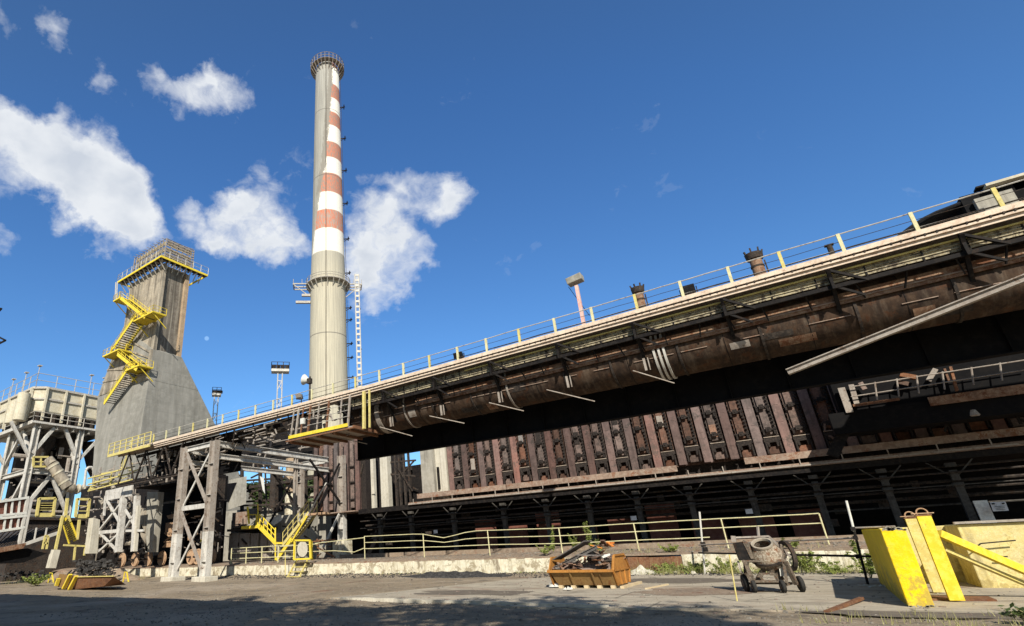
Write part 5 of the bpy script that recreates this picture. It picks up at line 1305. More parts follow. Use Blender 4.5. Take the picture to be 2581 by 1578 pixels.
# ------------------------------------------------------------------ concrete mixer
mo_ = P(1945, 1494, Z=.03)
mx = thing('concrete_mixer', 'dusty cream concrete mixer on small wheels beside the yellow block', 'mixer', (mo_.x, mo_.y+.35, .03))
ML = mx.location.copy()
vd = V(ML.x, ML.y, 0).normalized(); vr = V(vd.y, -vd.x, 0); 
def Q(x, y, z): return ML+vr*x+vd*y+V(0, 0, z)
for (x, y, r_, w_) in ((-.42, -.38, .17, .1), (.28, -.42, .17, .1), (.72, -.1, .21, .11), (-.62, .0, .24, .12)):
    wh = MB(); c = Q(x, y, r_); wh.lathe([(0, -w_/2), (r_*.5, -w_/2), (r_*.86, -w_*.5), (r_, -w_*.3), (r_, w_*.3), (r_*.86, w_*.5), (r_*.5, w_/2), (0, w_/2)], c, 20, tuple(vr+vd*.25)); o = wh.build('wheel', 'rubber', mx, smooth=True)
    h = MB(); h.lathe([(0, -w_*.62), (r_*.42, -w_*.55), (r_*.42, w_*.55), (0, w_*.62)], c, 12, tuple(vr+vd*.25)); h.build('hub', 'mixer_frame', o)
g = MB()
for sx in (-1, 1):
    g.bar(Q(sx*.38+.02, -.35, .25), Q(sx*.48, -.30, .85), .07); g.bar(Q(sx*.6, .1, .2), Q(sx*.45, .0, .95), .07); g.bar(Q(sx*.48, -.3, .85), Q(sx*.55, .1, 1.25), .06)
g.bar(Q(-.55, -.32, .84), Q(.55, -.32, .84), .08, .06); g.bar(Q(-.45, -.38, .3), Q(.35, -.38, .3), .06); g.bar(Q(-.65, .1, .22), Q(.72, .05, .22), .06); g.bar(Q(-.4, -.4, .18), Q(-.5, .1, .22), .05); g.bar(Q(.3, -.4, .18), Q(.55, .1, .22), .05)
g.bar(Q(-.15, -.36, .3), Q(-.2, -.34, .5), .05); g.bar(Q(.2, -.36, .3), Q(.16, -.34, .5), .05); g.bar(Q(-.2, -.34, .5), Q(.16, -.34, .5), .05)
g.bar(Q(.1, -.3, .82), Q(.12, -.2, .45), .14, .05); g.bar(Q(-.02, -.3, .82), Q(.12, -.2, .55), .05); g.bar(Q(.26, -.3, .82), Q(.12, -.2, .55), .05)
g.build('frame', 'mixer_frame', mx)
ax = (-vd*.50+V(0, 0, .84)+vr*-.10).normalized(); dc_ = Q(.12, -.02, .98)
g = MB(); g.lathe([(.0, -.42), (.22, -.40), (.40, -.22), (.44, -.02), (.40, .1), (.36, .14), (.27, .34), (.25, .36), (.23, .34), (.33, .1), (.36, -.05), (.3, -.25), (0, -.33)], dc_, 32, tuple(ax)); g.build('drum', 'mixer_cream', mx, smooth=True)
g = MB(); g.lathe([(.23, .33), (.285, .35), (.285, .40), (.235, .40), (.22, .34)], dc_, 32, tuple(ax)); g.build('drum_rim', 'tower_warm', mx, smooth=True)
g = MB(); g.lathe([(.45, -.06), (.48, -.06), (.48, .0), (.45, .0)], dc_, 36, tuple(ax)); g.build('ring_gear', 'steel_soot', mx)
g = MB(); g.hexa([Q(-.42, -.34, .80), Q(.50, -.34, .80), Q(.50, .2, .80), Q(-.42, .2, .80)], [Q(-.42, -.34, .86), Q(.50, -.34, .86), Q(.50, .2, .86), Q(-.42, .2, .86)]); g.hexa([Q(-.40, -.36, .24), Q(.36, -.36, .24), Q(.36, .1, .24), Q(-.40, .1, .24)], [Q(-.40, -.36, .30), Q(.36, -.36, .30), Q(.36, .1, .30), Q(-.40, .1, .30)]); g.bar(Q(-.46, -.36, .82), Q(-.42, -.40, .2), .09); g.bar(Q(.52, -.36, .82), Q(.62, -.2, .2), .09); g.bar(Q(-.42, .1, .82), Q(-.58, .1, .2), .08); g.bar(Q(-.3, -.1, .3), Q(.1, -.05, .8), .12); g.bar(Q(.3, 0, .3), Q(.2, 0, .8), .16)
g.build('chassis', 'mixer_frame', mx)
g = MB(); g.hexa([Q(-.62, -.32, .86), Q(-.28, -.32, .86), Q(-.25, .15, .86), Q(-.62, .15, .86)], [Q(-.66, -.3, 1.35), Q(-.42, -.3, 1.38), Q(-.38, .15, 1.38), Q(-.66, .15, 1.35)]); g.build('engine_cover', 'steel_dark', mx, bevel=.02)
g = MB(); g.hexa([Q(-.3, -.36, .9), Q(-.22, -.36, .9), Q(-.2, .12, .9), Q(-.28, .12, .9)], [Q(-.4, -.3, 1.4), Q(-.26, -.34, 1.34), Q(-.2, .12, 1.3), Q(-.36, .12, 1.42)]); g.build('cover_flap', 'mixer_frame', mx)
g = MB(); g.bar(Q(-.55, -.2, .87), Q(.6, -.2, .87), .04); g.bar(Q(-.6, .1, 1.5), Q(.3, .3, 1.5), .05); g.bar(Q(-.62, .0, 1.38), Q(-.6, .0, 1.55), .12); g.bar(Q(.3, .3, 1.5), Q(.7, .2, .9), .05)
g.bar(Q(.05, .35, 1.5), Q(.1, .4, 1.8), .05); g.lathe([(.05, -.02), (.2, -.02), (.2, .02), (.05, .02)], Q(-.65, -.1, .65), 18, tuple(vr)); g.build('tilt_handle', 'steel_pale', mx)
g = MB(); g.hexa([Q(.3, -.2, .42), Q(.62, -.15, .42), Q(.6, .15, .42), Q(.3, .15, .42)], [Q(.34, -.2, .78), Q(.5, -.15, .78), Q(.5, .15, .78), Q(.34, .15, .78)]); g.build('guard_box', 'pale', mx)
g = MB(); g.lathe([(.30, -.03), (.42, -.05), (.42, .05), (.30, .03)], Q(.62, .1, .95), 24, tuple(vr+vd*.4)); g.build('hand_wheel', 'steel_soot', mx)

# ------------------------------------------------------------------ yellow barrier block, posts and wall at the right
def chipped(t, g_, col):
    n = t.noise(t.mapv(g_, (1, 1, 1)), 3.2, 7, .75, .3); s = t.n('ShaderNodeSeparateXYZ'); t.l(g_, s.inputs[0])
    lowm = t.mr(s.outputs[2], .1, 1.1, .16, 0)
    return t.mix(t.mr(t.math('ADD', n, lowm), .60, .66, 0, .65), col, (.32, .24, .08))
M['yblock'] = material('chipped_yellow_concrete', (.86, .61, .012), (.74, .50, .015), (.86, .68, .06), streak=.1, dirt=.25, dirtc=(.3, .22, .05), scale=1.5, extra=chipped, rough=.6, bump=.4)
M['yblock_old'] = material('faded_yellow_concrete', (.66, .55, .22), (.50, .42, .20), (.78, .70, .38), streak=.45, dirt=.45, dirtc=(.16, .12, .06), scale=1.5, extra=chipped, bump=.3)
k1 = P(2291.5, 1533.7, Z=0); k2 = P(2356, 1535, Z=0)
yb1 = thing('yellow_barrier', 'thick bright yellow concrete barrier block running away from the slab edge', 'barrier', (k1.x, k1.y, 0))
MB().box((k1.x, k1.y, -.1), (k1.x+.42, k1.y+7.4, 1.6)).build('block', 'yblock', yb1, bevel=.02)
yw = thing('yellow_wall', 'faded yellow concrete wall behind the two posts', 'wall', (3, 25, 0))
WY = 24.4
MB().box((k1.x+.45, WY, -.1), (3.6, WY+.4, 1.62)).build('wall_panel', 'yblock_old', yw, bevel=.02)
MB().box((3.05, 22.4, -.1), (5.6, WY-.01, 1.63)).build('buttress', 'yblock_old', yw, bevel=.03)
MB().box((5.6, WY, -.1), (14, WY+.4, 1.7)).build('brown_wall', 'bench', yw)
MB().box((3.0, 22.3, 1.64), (14, 22.42, 1.70)).build('coping_angle', 'steel_pale', yw)
for k, (bxp, byp, topx, topy, hh) in enumerate(((2410, 1508, 2330, 1300, 0), (2367, 1488, 2290, 1307, 0))):
    b0_ = P(bxp, byp, Z=.1); tp = P(topx+8, topy, Y=b0_.y); zt_ = tp.z
    t_ = thing('steel_post', 'bright yellow I-beam post with ring clamp, the nearer of two' if k == 0 else 'pale greenish yellow I-beam post with ring clamp, behind the bright one', 'post', (b0_.x, b0_.y, .06), 'pair of yellow posts')
    g = MB(); x, y = b0_.x, b0_.y
    g.box((x-.125, y-.09, .06), (x+.125, y-.07, zt_)); g.box((x-.125, y+.09, .06), (x+.125, y+.11, zt_)); g.box((x-.012, y-.069, .06), (x+.012, y+.089, zt_)); 
    g.build('beam', 'yellow' if k == 0 else 'yellow_old', t_)
    g = MB(); g.box((x-.14, y-.10, zt_+.003), (x+.14, y+.12, zt_+.03)); g.build('cap_plate', 'rust', t_)
    g = MB(); pts = [V(x+.10*math.cos(a_), y, zt_+.07+.10*math.sin(a_)) for a_ in [i*math.pi/8 for i in range(-1, 10)]]; g.path(pts, .016, 6); g.bar((x-.2, y, zt_+.06), (x+.2, y, zt_+.06), .05, .02); g.build('ring_clamp', 'rust_tan', t_)
    if k == 0:
        g = MB(); e = P(2600, 1462, Z=.45); 
        g.bar((x+.15, y+.02, 1.45), (e.x+.6, e.y+1.0, .25), .12, .16); g.build('raking_strut', 'yellow', t_)
        g = MB(); g.bar((x+.15, y+.3, 1.10), (e.x+.6, e.y+1.3, -.05), .12, .08); g.build('lower_strut', 'yellow_old', t_)
g = MB(); c = P(2420, 1515, Z=0); g.box((c.x-.6, c.y-.35, -.05), (c.x+.55, c.y+.5, .07)); tag(g.build('base_slab', 'rust'), 'rusty base plate under the bright yellow post', 'plate')
g = MB(); q = P(2240, 1478, Z=.04)
for k in range(7): p0 = q+V(rnd.uniform(-.5, .3), rnd.uniform(-.6, .5), .02); g.bar(p0, p0+V(rnd.uniform(-.3, .3), rnd.uniform(-.2, .2), .03), .06, .02)
tag(g.build('litter', 'pale'), 'scraps of pale litter in the shade left of the yellow block', 'litter', kind='stuff')
g = MB()
for (xa, ya, xb, yb_) in ((2450, 1387, 2472, 1370), (2472, 1370, 2560, 1362), (2515, 1403, 2540, 1403)): g.tube(P(xa, ya, Y=22.2), P(xb, yb_, Y=22.2), .018, 6)
tag(g.build('bent_conduit', 'steel_soot'), 'thin bent pipe fixed to the faded yellow wall', 'pipe')

# ------------------------------------------------------------------ vegetation
def leaves(mb, c, rad, n, size, up=.6):
    for _ in range(n):
        while True:
            v = V(rnd.uniform(-1, 1), rnd.uniform(-1, 1), rnd.uniform(-1, 1))
            if v.length < 1: break
        p = c+V(v.x*rad[0], v.y*rad[1], v.z*rad[2]); s_ = size*rnd.uniform(.6, 1.4)
        a = V(rnd.uniform(-1, 1), rnd.uniform(-1, 1), rnd.uniform(-.3, up)).normalized(); b_ = a.cross(V(rnd.uniform(-1, 1), rnd.uniform(-1, 1), rnd.uniform(-1, 1))).normalized()
        mb.add([p-a*s_, p+b_*s_*.4, p+a*s_, p-b_*s_*.4], [(0, 1, 2, 3)])
def plant(base, h, r_, n, size, label, mat='leaf', name='weed_plant', group='weeds along the wall'):
    t_ = thing(name, label, 'plant', base, group); g = MB(); l_ = MB()
    for k in range(max(3, int(r_*14))):
        a = rnd.uniform(0, 6.28); tip = Vector(base)+V(math.cos(a)*r_*rnd.uniform(.2, 1), math.sin(a)*r_*rnd.uniform(.2, 1), h*rnd.uniform(.5, 1)); g.bar(base, tip, .012)
        for j in range(max(3, n//max(3, int(r_*14)))):
            q = Vector(base).lerp(tip, rnd.uniform(.25, 1.05)); leaves(l_, q, (.09, .09, .07), 2, size)
    g.build('stems', 'grass', t_); l_.build('leaves', mat, t_)
for (xp, Yp, h, r_, n, lb) in ((1395, 32.9, 1.5, .3, 120, 'tall thin leafy weed climbing the fence left of the skip'), (1452, 33.2, 1.0, .55, 150, 'bushy weed behind the railing above the skip left side'), (1492, 33.2, 1.9, .4, 200, 'tallest leafy weed rising behind the heaped skip'),
                            (1512, 32.9, .8, .5, 110, 'low leafy weed behind the skip heap right side'), (1375, 31.8, .5, .6, 110, 'low weed spreading on the wall top left of the skip')):
    x = P(xp, 1390, Y=Yp).x; plant((x, Yp, 1.0), h, r_, n, .07, lb)
for i, (xp, Yp, h, r_, n, lb) in enumerate(((1690, 30.6, .5, .8, 240, 'low green weeds by the bare brick section of wall'), (1750, 30.5, .6, .8, 260, 'green weeds at the foot of the first scaffold upright'), (1830, 30.3, .7, .7, 220, 'leafy weeds between scaffold upright and mixer'),
       (2040, 30.3, .9, .8, 300, 'leafy green weeds behind the right side of the mixer'), (2105, 29.0, .6, .7, 160, 'sparse yellowish weeds near the dark scaffold tube'), (2190, 26.5, 1.3, .5, 200, 'tall weeds squeezed behind the yellow block'),
       (1700, 31.7, .35, .7, 120, 'small weeds on top of the wall above the brick patch'), (2010, 31.8, .4, .6, 120, 'small weeds on top of the wall behind the mixer'))):
    x = P(xp, 1440, Y=Yp).x; plant((x, Yp, .0 if Yp < 31 else .95), h, r_, n, .075, lb)
for (x, y, h, r_, n, lb) in ((3.3, 15.2, .7, .7, 300, 'dark green bush at the lower right corner'), (2.6, 14.6, .35, .5, 160, 'low green weeds nearest the lower right corner'), (4.0, 16.5, .6, .6, 200, 'weeds under the raking yellow strut'), (4.6, 19, .8, .9, 240, 'weeds at the foot of the faded yellow buttress')):
    plant((x, y, 0), h, r_, n, .06, lb, 'leaf_dark', group='weeds at the lower right')
g = MB()
def blades(mb, x, y, z, n, h, spr):
    for _ in range(n):
        p = V(x+rnd.gauss(0, spr), y+rnd.gauss(0, spr*.6), z); a = rnd.uniform(0, 6.28); d_ = V(math.cos(a), math.sin(a), 0); hh = h*rnd.uniform(.5, 1.2)
        mb.add([p-d_*.008, p+d_*.008, p+V(rnd.uniform(-.4, .4)*hh, rnd.uniform(-.4, .4)*hh, hh)], [(0, 1, 2)])
for k in range(60): x = rnd.uniform(-8, 1.5); blades(g, x, rnd.uniform(29.6, 30.9), .02, 18, .3, .2)
for k in range(30): x = rnd.uniform(-24, -10); blades(g, x, rnd.uniform(29.9, 30.8), .12, 8, .2, .25)
for k in range(24): blades(g, rnd.uniform(-1, 5), rnd.uniform(13.5, 16), .02, 14, .18, .15)
for k in range(30): blades(g, rnd.uniform(-64, -44), rnd.uniform(22, 30), .02, 20, .5, .5)
tag(g.build('tufted_grass', 'grass'), 'dry tufts of grass along the wall foot and ground edges', 'grass', kind='stuff')

def tree(loc, H, cr, label, n=5200, size=.22, group=None, name='tree', mat='leaf_dark'):
    t_ = thing(name, label, 'tree', loc, group); base = Vector(loc); g = MB()
    g.tube(base, base+V(0, 0, H*.45), H*.022, 8, H*.014); l_ = MB(); cl = []
    for k in range(11):
        a = k*2.4+rnd.random(); hh = H*rnd.uniform(.5, .95); rr_ = cr*rnd.uniform(.3, .9)*(1.15-abs(hh/H-.72)*1.6); tip = base+V(math.cos(a)*rr_, math.sin(a)*rr_, hh)
        g.tube(base+V(0, 0, H*rnd.uniform(.3, .5)), tip, H*.009, 6, H*.003); cl.append(tip)
        for j in range(3): cl.append(tip+V(rnd.gauss(0, cr*.22), rnd.gauss(0, cr*.22), rnd.gauss(0, H*.05)))
    g.build('trunk', 'bark', t_)
    for c in cl: s_ = cr*rnd.uniform(.14, .34); leaves(l_, c, (s_, s_, s_*.7), n//len(cl), size, .2)
    l_.build('crown', mat, t_)
for i, (x, y, H, cr, n, lb) in enumerate(((7.2, -5.2, 17.5, 4.3, 4600, 'leafy tree behind the viewer casting dappled shade on the slab'), (2.6, -5.0, 17, 4.2, 4200, 'leafy tree behind the viewer left of the first'), (-1.8, -5.4, 17.5, 3.8, 4200, 'leafy tree behind the viewer nearest the brick workshop'))):
    tree((x, y, 0), H, cr, lb, n, .24, 'trees opposite the works')
for i, (x, y, H, cr) in enumerate([(P(xp, 1250, Y=yy).x, yy, 0, 5.5) for xp, yy in ((655, 64), (700, 66), (765, 64), (615, 66))]):
    tree((x, y, 0), P(640+20*i, 1222+8*(i % 2), Y=y).z*1.04, cr, ['dark tree seen through the gantry left of the brick pier', 'dark bushy tree seen through the gantry behind the brick pier', 'dark tree seen through the gantry right of the brick pier', 'dark tree farthest left seen through the gantry'][i], 3800, .5, 'trees behind the gantry')

# ------------------------------------------------------------------ left yard: stairs, wheelsets, tub and clutter
YW = 32.2
for i, xp in enumerate((307, 340, 373, 407, 481, 497)):
    c = P(xp, 1409, Y=YW); r_ = .66; z = 1.0+r_*1.07
    t_ = thing('wheelset', ['leftmost rusty railway wheelset in the row by the gantry', 'second rusty railway wheelset from the left', 'third rusty railway wheelset from the left', 'rusty railway wheelset just left of the gantry leg', 'rusty railway wheelset seen between the gantry legs', 'rusty wheelset half hidden by the right gantry leg'][i], 'wheelset', (c.x, YW, 1.0), 'railway wheelsets in a row')
    for y_ in (YW, YW+1.5):
        g = MB(); g.lathe([(.0, -.04), (.12, -.05), (.15, -.02), (r_*.86, .0), (r_*.9, -.05), (r_, -.05), (r_*1.0, .06), (r_*1.07, .07), (r_*1.07, .1), (0, .1)], (c.x, y_, z), 28, (0, 1, 0)); g.build('wheel', 'rust_tan', t_, smooth=True)
    MB().tube((c.x, YW-.45, z), (c.x, YW+1.9, z), .09, 10).build('axle', 'steel_soot', t_, smooth=True)
def stair_tower(name, label, Xp, pxs, mat):
    pass
# left yellow stair
XS = -58.
def L(x, y): return P(x, y, X=XS)
ys_ = thing('yellow_stair', 'yellow steel stair with caged landing left of the grey tower foot', 'stairs', L(150, 1425))
g = MB()
a, b_, c, d_ = L(93, 1299), L(138, 1299), L(138, 1265), L(93, 1265)
def prismX(mb, q, th): mb.hexa(q, [p+V(-th, 0, 0) for p in q])
prismX(g, [L(90, 1303), L(140, 1303), L(140, 1293), L(90, 1293)], .08); prismX(g, [L(190, 1306), L(222, 1306), L(222, 1296), L(190, 1296)], .08)
for (xa, ya, xb, yb_) in ((92, 1300, 99, 1256), (133, 1300, 139, 1256), (165, 1300, 170, 1256), (190, 1303, 195, 1256), (220, 1303, 226, 1258), (99, 1257, 139, 1256), (195, 1258, 226, 1259), (158, 1300, 140, 1384), (200, 1310, 194, 1360), (176, 1315, 168, 1300), (140, 1384, 142, 1400)):
    g.bar(L(xa, ya), L(xb, yb_), .22)
for (ya, yb_) in ((1268, 1268), (1274, 1274), (1280, 1280), (1286, 1286)): g.bar(L(98, ya), L(136, yb_), .05); 
g.bar(L(196, 1275), L(222, 1276), .08); g.bar(L(195, 1288), L(222, 1288), .08)
for (xa, ya, xb, yb_) in ((160, 1374, 222, 1377), (190, 1374, 186, 1412), (216, 1374, 212, 1400), (107, 1384, 114, 1350), (114, 1350, 122, 1352), (122, 1352, 117, 1384), (110, 1368, 120, 1370)): g.bar(L(xa, ya), L(xb, yb_), .16)
g.build('stair_frame', 'yellow_old', ys_)
g = MB(); fa, fb = L(168, 1303), L(192, 1362)
for w_ in (0, -1.0): g.bar(fa+V(w_, 0, 0), fb+V(w_, 0, 0), .08, .5)
fa2, fb2 = L(158, 1318), L(175, 1370); g.bar(fa2, fb2, .06, .2)
g.build('stringers', 'yellow', ys_)
g = MB()
for k in range(1, 12): p = fa2.lerp(fb2, k/12); q = fa.lerp(fb, k/12); g.bar(p, q, .3, .05)
g.split('tread', 'steel_soot', ys_)
g = MB(); c = L(135, 1405); g.bar(L(128, 1432), L(140, 1386), .75, .6); g.build('pier_block', 'concrete_pale', ys_)
# concrete pillar and white X frame by tower foot
XK = -57.
def K(x, y): return P(x, y, X=XK)
g = MB(); g.hexa([K(224, 1395), K(246, 1395), K(252, 1310), K(236, 1305)], [K(224, 1395)+V(-1, 0, 0), K(246, 1395)+V(-1, 0, 0), K(252, 1310)+V(-1, 0, 0), K(236, 1305)+V(-1, 0, 0)])
tag(g.build('concrete_pillar', 'concrete_pale'), 'pointed pale concrete pillar between yellow stair and braced frame', 'pillar')
bf = thing('braced_frame', 'white cross braced steel frame under the left deck end', 'steel frame', K(280, 1400))
g = MB()
def F(x, y): return P(x, y, Y=27.5)
for (xa, ya, xb, yb_, w_) in ((312, 1250, 298, 1392, .5), (346, 1250, 338, 1390, .35)): g.bar(F(xa, ya), F(xb, yb_), w_, .5, up=(0, 1, 0))
g.bar(F(266, 1250), F(334, 1236), .1, 1.0); g.bar(F(252, 1342), F(300, 1338), .2, .3); g.bar(F(318, 1338), F(362, 1337), .15, .2)
for (xa, ya, xb, yb_) in ((270, 1262, 300, 1315), (308, 1265, 252, 1335), (250, 1390, 300, 1345), (254, 1345, 298, 1392), (318, 1330, 342, 1290), (316, 1285, 344, 1332), (266, 1250, 262, 1300)): g.bar(F(xa, ya), F(xb, yb_), .18)
g.build('members', 'steel_white', bf)
g = MB(); g.bar(F(350, 1275), F(340, 1390), .3, .3); g.build('side_post', 'concrete_pale', bf)
# chutes: two pale concrete slabs with dark opening beyond
cs_ = thing('tunnel_portal', 'stained concrete portal slabs beside the black tunnel mouth', 'portal', F(380, 1390))
def E(x, y, Yp=30.5): return P(x, y, Y=Yp)
g = MB(); g.hexa([E(360, 1300), E(372, 1390), E(368, 1390), E(352, 1342)], [E(360, 1300)+V(0, .5, 0), E(372, 1390)+V(0, .5, 0), E(368, 1390)+V(0, .5, 0), E(352, 1342)+V(0, .5, 0)])
g.hexa([E(353, 1280), E(368, 1286), E(366, 1345), E(350, 1340)], [E(353, 1280)+V(0, .4, 0), E(368, 1286)+V(0, .4, 0), E(366, 1345)+V(0, .4, 0), E(350, 1340)+V(0, .4, 0)])
g.build('pale_slab', 'tower_warm', cs_)
g = MB(); q = [E(371, 1240), E(400, 1240), E(384, 1392), E(366, 1392)]; g.hexa(q, [p+V(0, .6, 0) for p in q]); g.build('portal_wall', 'concrete', cs_)
q = [E(400, 1235, 33.5), E(460, 1225, 33.5), E(455, 1392, 33.5), E(380, 1392, 33.5)]; g = MB(); g.hexa(q, [p+V(0, .4, 0) for p in q]); g.build('dark_mouth', 'girder', cs_)  # black slab in place of the tunnel's unlit depth
# ladle / rusty transfer car in the tunnel
rc = thing('rusty_car', 'rusty tan bucket car half hidden behind the left gantry leg', 'rail car', E(430, 1392, 33))
g = MB(); q = [(418, 1318), (445, 1316), (444, 1340), (416, 1342)]
g.hexa([E(x, y, 32.6) for x, y in q], [E(x, y, 33.1) for x, y in q]); g.hexa([E(x, y, 32.6) for x, y in ((420, 1300), (442, 1294), (442, 1306), (424, 1308))], [E(x, y, 33) for x, y in ((420, 1300), (442, 1294), (442, 1306), (424, 1308))])
g.build('bucket', 'rust_tan', rc)
g = MB()
for (xa, ya, xb, yb_) in ((418, 1345, 442, 1362), (442, 1345, 418, 1362), (416, 1344, 446, 1342), (414, 1366, 446, 1364), (430, 1342, 430, 1366)): g.bar(E(xa, ya, 32.5), E(xb, yb_, 32.5), .12)
g.hexa([E(x, y, 32.5) for x, y in ((408, 1380), (446, 1378), (446, 1368), (420, 1366))], [E(x, y, 33.1) for x, y in ((408, 1380), (446, 1378), (446, 1368), (420, 1366))])
g.build('truck', 'rust_tan', rc)
# yellow tub
tb = P(195, 1487, Z=0)
yt = thing('yellow_tub', 'dark rusty tub with yellow ribbed end lying in the left yard', 'tub', (tb.x, tb.y, 0))
def U(x, y, dy=0): return P(x, y, Y=tb.y+dy)
g = MB(); lo = [U(178, 1486), U(262, 1478), U(283, 1455), U(196, 1455)]; g.hexa([U(180, 1486), U(262, 1478), U(262, 1478)+V(0, 1.4, 0), U(180, 1486)+V(0, 1.4, 0)], [U(192, 1454, -.2), U(287, 1453, -.2), U(287, 1453, 1.7), U(192, 1454, 1.7)]); g.build('tub_body', 'rust', yt)
g = MB()
for (xa, ya, xb, yb_) in ((193, 1452, 175, 1486), (178, 1448, 160, 1484), (148, 1458, 142, 1476)): g.bar(U(xa, ya, -.3), U(xb, yb_, -.3), .22, .12)
g.split('yellow_rib', 'yellow', yt)
g = MB(); g.hexa([U(x, y, -.1) for x, y in ((140, 1478), (182, 1486), (196, 1452), (150, 1446))], [U(x, y, .6) for x, y in ((140, 1478), (182, 1486), (196, 1452), (150, 1446))]); g.build('ribbed_end', 'skip_shaded', yt)
g = MB(); g.bar(U(192, 1454, -.25), U(287, 1452, -.25), .06, .05); g.build('tub_rim', 'yellow_old', yt)
for i, (xp, yp, lb) in enumerate(((128, 1469, 'small yellow A-shaped trestle left of the tub'), (317, 1467, 'small yellow A-shaped trestle right of the tub'))):
    g = MB(); c = P(xp, yp, Z=0); Yp = c.y
    for sx in (-1, 1): g.bar(P(xp+sx*7, yp, Y=Yp), P(xp+sx*2.5, yp-25, Y=Yp), .10, .06)
    g.bar(P(xp-5, yp-10, Y=Yp), P(xp+5, yp-10, Y=Yp), .08, .05); g.bar(P(xp-2.5, yp-25, Y=Yp), P(xp+2.5, yp-25, Y=Yp), .10, .06)
    tag(g.build('trestle', 'yellow'), lb, 'trestle', 'yellow trestles in the left yard')
# machine scrap heaps between
hp_ = MB()
for k in range(210):
    xp = rnd.choice((rnd.uniform(0, 125), rnd.uniform(190, 285), rnd.uniform(190, 285))); yp = rnd.uniform(1412, 1452) if xp > 150 else rnd.uniform(1440, 1462)
    c = P(xp, yp, Y=rnd.uniform(24, 27)); s_ = rnd.uniform(.15, .7)
    hp_.bar(c, c+V(rnd.uniform(-1, 1), rnd.uniform(-.4, .4), rnd.uniform(-.3, .3))*s_, rnd.uniform(.08, .35), rnd.uniform(.05, .25))
tag(hp_.build('machine_scrap', 'coal'), 'dark broken machine scrap lying about the left yard', 'scrap', kind='stuff')
def mound(name, cx, cy, rx, ry_, h, mat, label):
    m_ = MB(); n = 26; vs = []; fs = []
    for j in range(n+1):
        for i in range(n+1):
            u, v = i/n*2-1, j/n*2-1; x, y = cx+u*rx, cy+v*ry_; r_ = math.hypot(u, v)
            z = h*max(0, 1-r_)**.8*(1+.5*fbm(x, y, 1.2))+.12*fbm(x, y, 3)*max(0, 1-r_) - .05*(r_ > .95); vs.append((x, y, z-.03))
    for j in range(n):
        for i in range(n): fs.append((j*(n+1)+i, j*(n+1)+i+1, (j+1)*(n+1)+i+1, (j+1)*(n+1)+i))
    m_.add(vs, fs); tag(m_.build(name, mat), label, 'mound')
c = P(245, 1460, Y=27); mound('spoil_heap', c.x, 28.4, 5, 1.8, .9, 'bed', 'low brown spoil heap left of the wheelsets')
mound('earth_bank', -62, 27.5, 10, 2.5, .9, 'bed', 'brown earth bank under the lean-to roof at far left')
mound('rubble_heap', -17.5, 29.6, 4.5, 1.1, .38, 'coal', 'low dark cinder heap against the middle of the white wall')
mound('rubble_heap', -7.3, 30.1, .8, .45, .4, 'concrete_pale', 'pale broken rubble pile by the bare brick wall section')
c = P(165, 1440, Z=0.2); plant((c.x, c.y, .1), 2.0, 1.6, 500, .16, 'green bush growing behind the yellow tub', name='bush', group=None)
plant((-52, 21, 0), .9, 1.4, 300, .12, 'low weeds in the far left foreground', group=None)

# stairs right of the gantry
XT = None
rs = thing('platform_stair', 'yellow steel stairs meeting in a V behind the gantry', 'stairs', P(700, 1390, Y=34))
def N(x, y, Yp=34.): return P(x, y, Y=Yp)
g = MB()
for (xa, ya, xb, yb_, w_) in ((648, 1323, 694, 1369, .3), (694, 1369, 713, 1369, .16), (697, 1412, 735, 1358, .3), (735, 1366, 775, 1300, .14)): g.bar(N(xa, ya), N(xb, yb_), .1, w_)
g.box((N(610, 1330).x, 33.9, N(610, 1334).z), (N(652, 1326).x, 34.9, N(610, 1327).z))
for hh in (0, 14, 26): 
    g.tube(N(655, 1296+hh), N(693, 1336+hh), .04, 6)
for k in range(5): g.tube(N(655+k*9.5, 1297+k*10), N(655+k*9.5, 1327+k*10), .05, 6)
g.tube(N(694, 1330), N(694, 1412), .06, 6); g.tube(N(646, 1297), N(646, 1326), .06, 6); g.tube(N(628, 1320), N(624, 1278), .1, 6); g.tube(N(650, 1320), N(650, 1270), .06, 6)
g.tube(N(622, 1298), N(646, 1297), .04, 6)
g.build('left_flight', 'yellow', rs)
g = MB(); a0, b0_ = N(712, 1374), N(778, 1292)
for dy in (0, 1.0):
    g.bar(a0+V(0, dy, 0), b0_+V(0, dy, 0), .06, .26)
    for hh in (1.0, .55): g.tube(a0+V(0, dy, hh), b0_+V(0, dy, hh), .035, 6)
    for k in range(6): c = a0.lerp(b0_, k/5)+V(0, dy, 0); g.tube(c, c+V(0, 0, 1), .035, 6)
g.build('right_flight', 'yellow_old', rs)
g = MB()
for k in range(1, 14): c = a0.lerp(b0_, k/14); g.box((c.x-.13, c.y+.03, c.z), (c.x+.13, c.y+.97, c.z+.04))
g.split('tread', 'steel_pale', rs)
g = MB(); a0, b0_ = N(779, 1296), N(822, 1290); g.box((a0.x, 33.9, a0.z-.12), (b0_.x, 34.5, a0.z+.05)); g.build('upper_landing', 'rust_tan', rs)
g = MB(); g.bar(N(560+215/1.0, 1300), N(823, 1217), .1); tag(g.build('brace_rod', 'steel_white'), 'thin white brace rod rising right from the stair landing', 'brace')
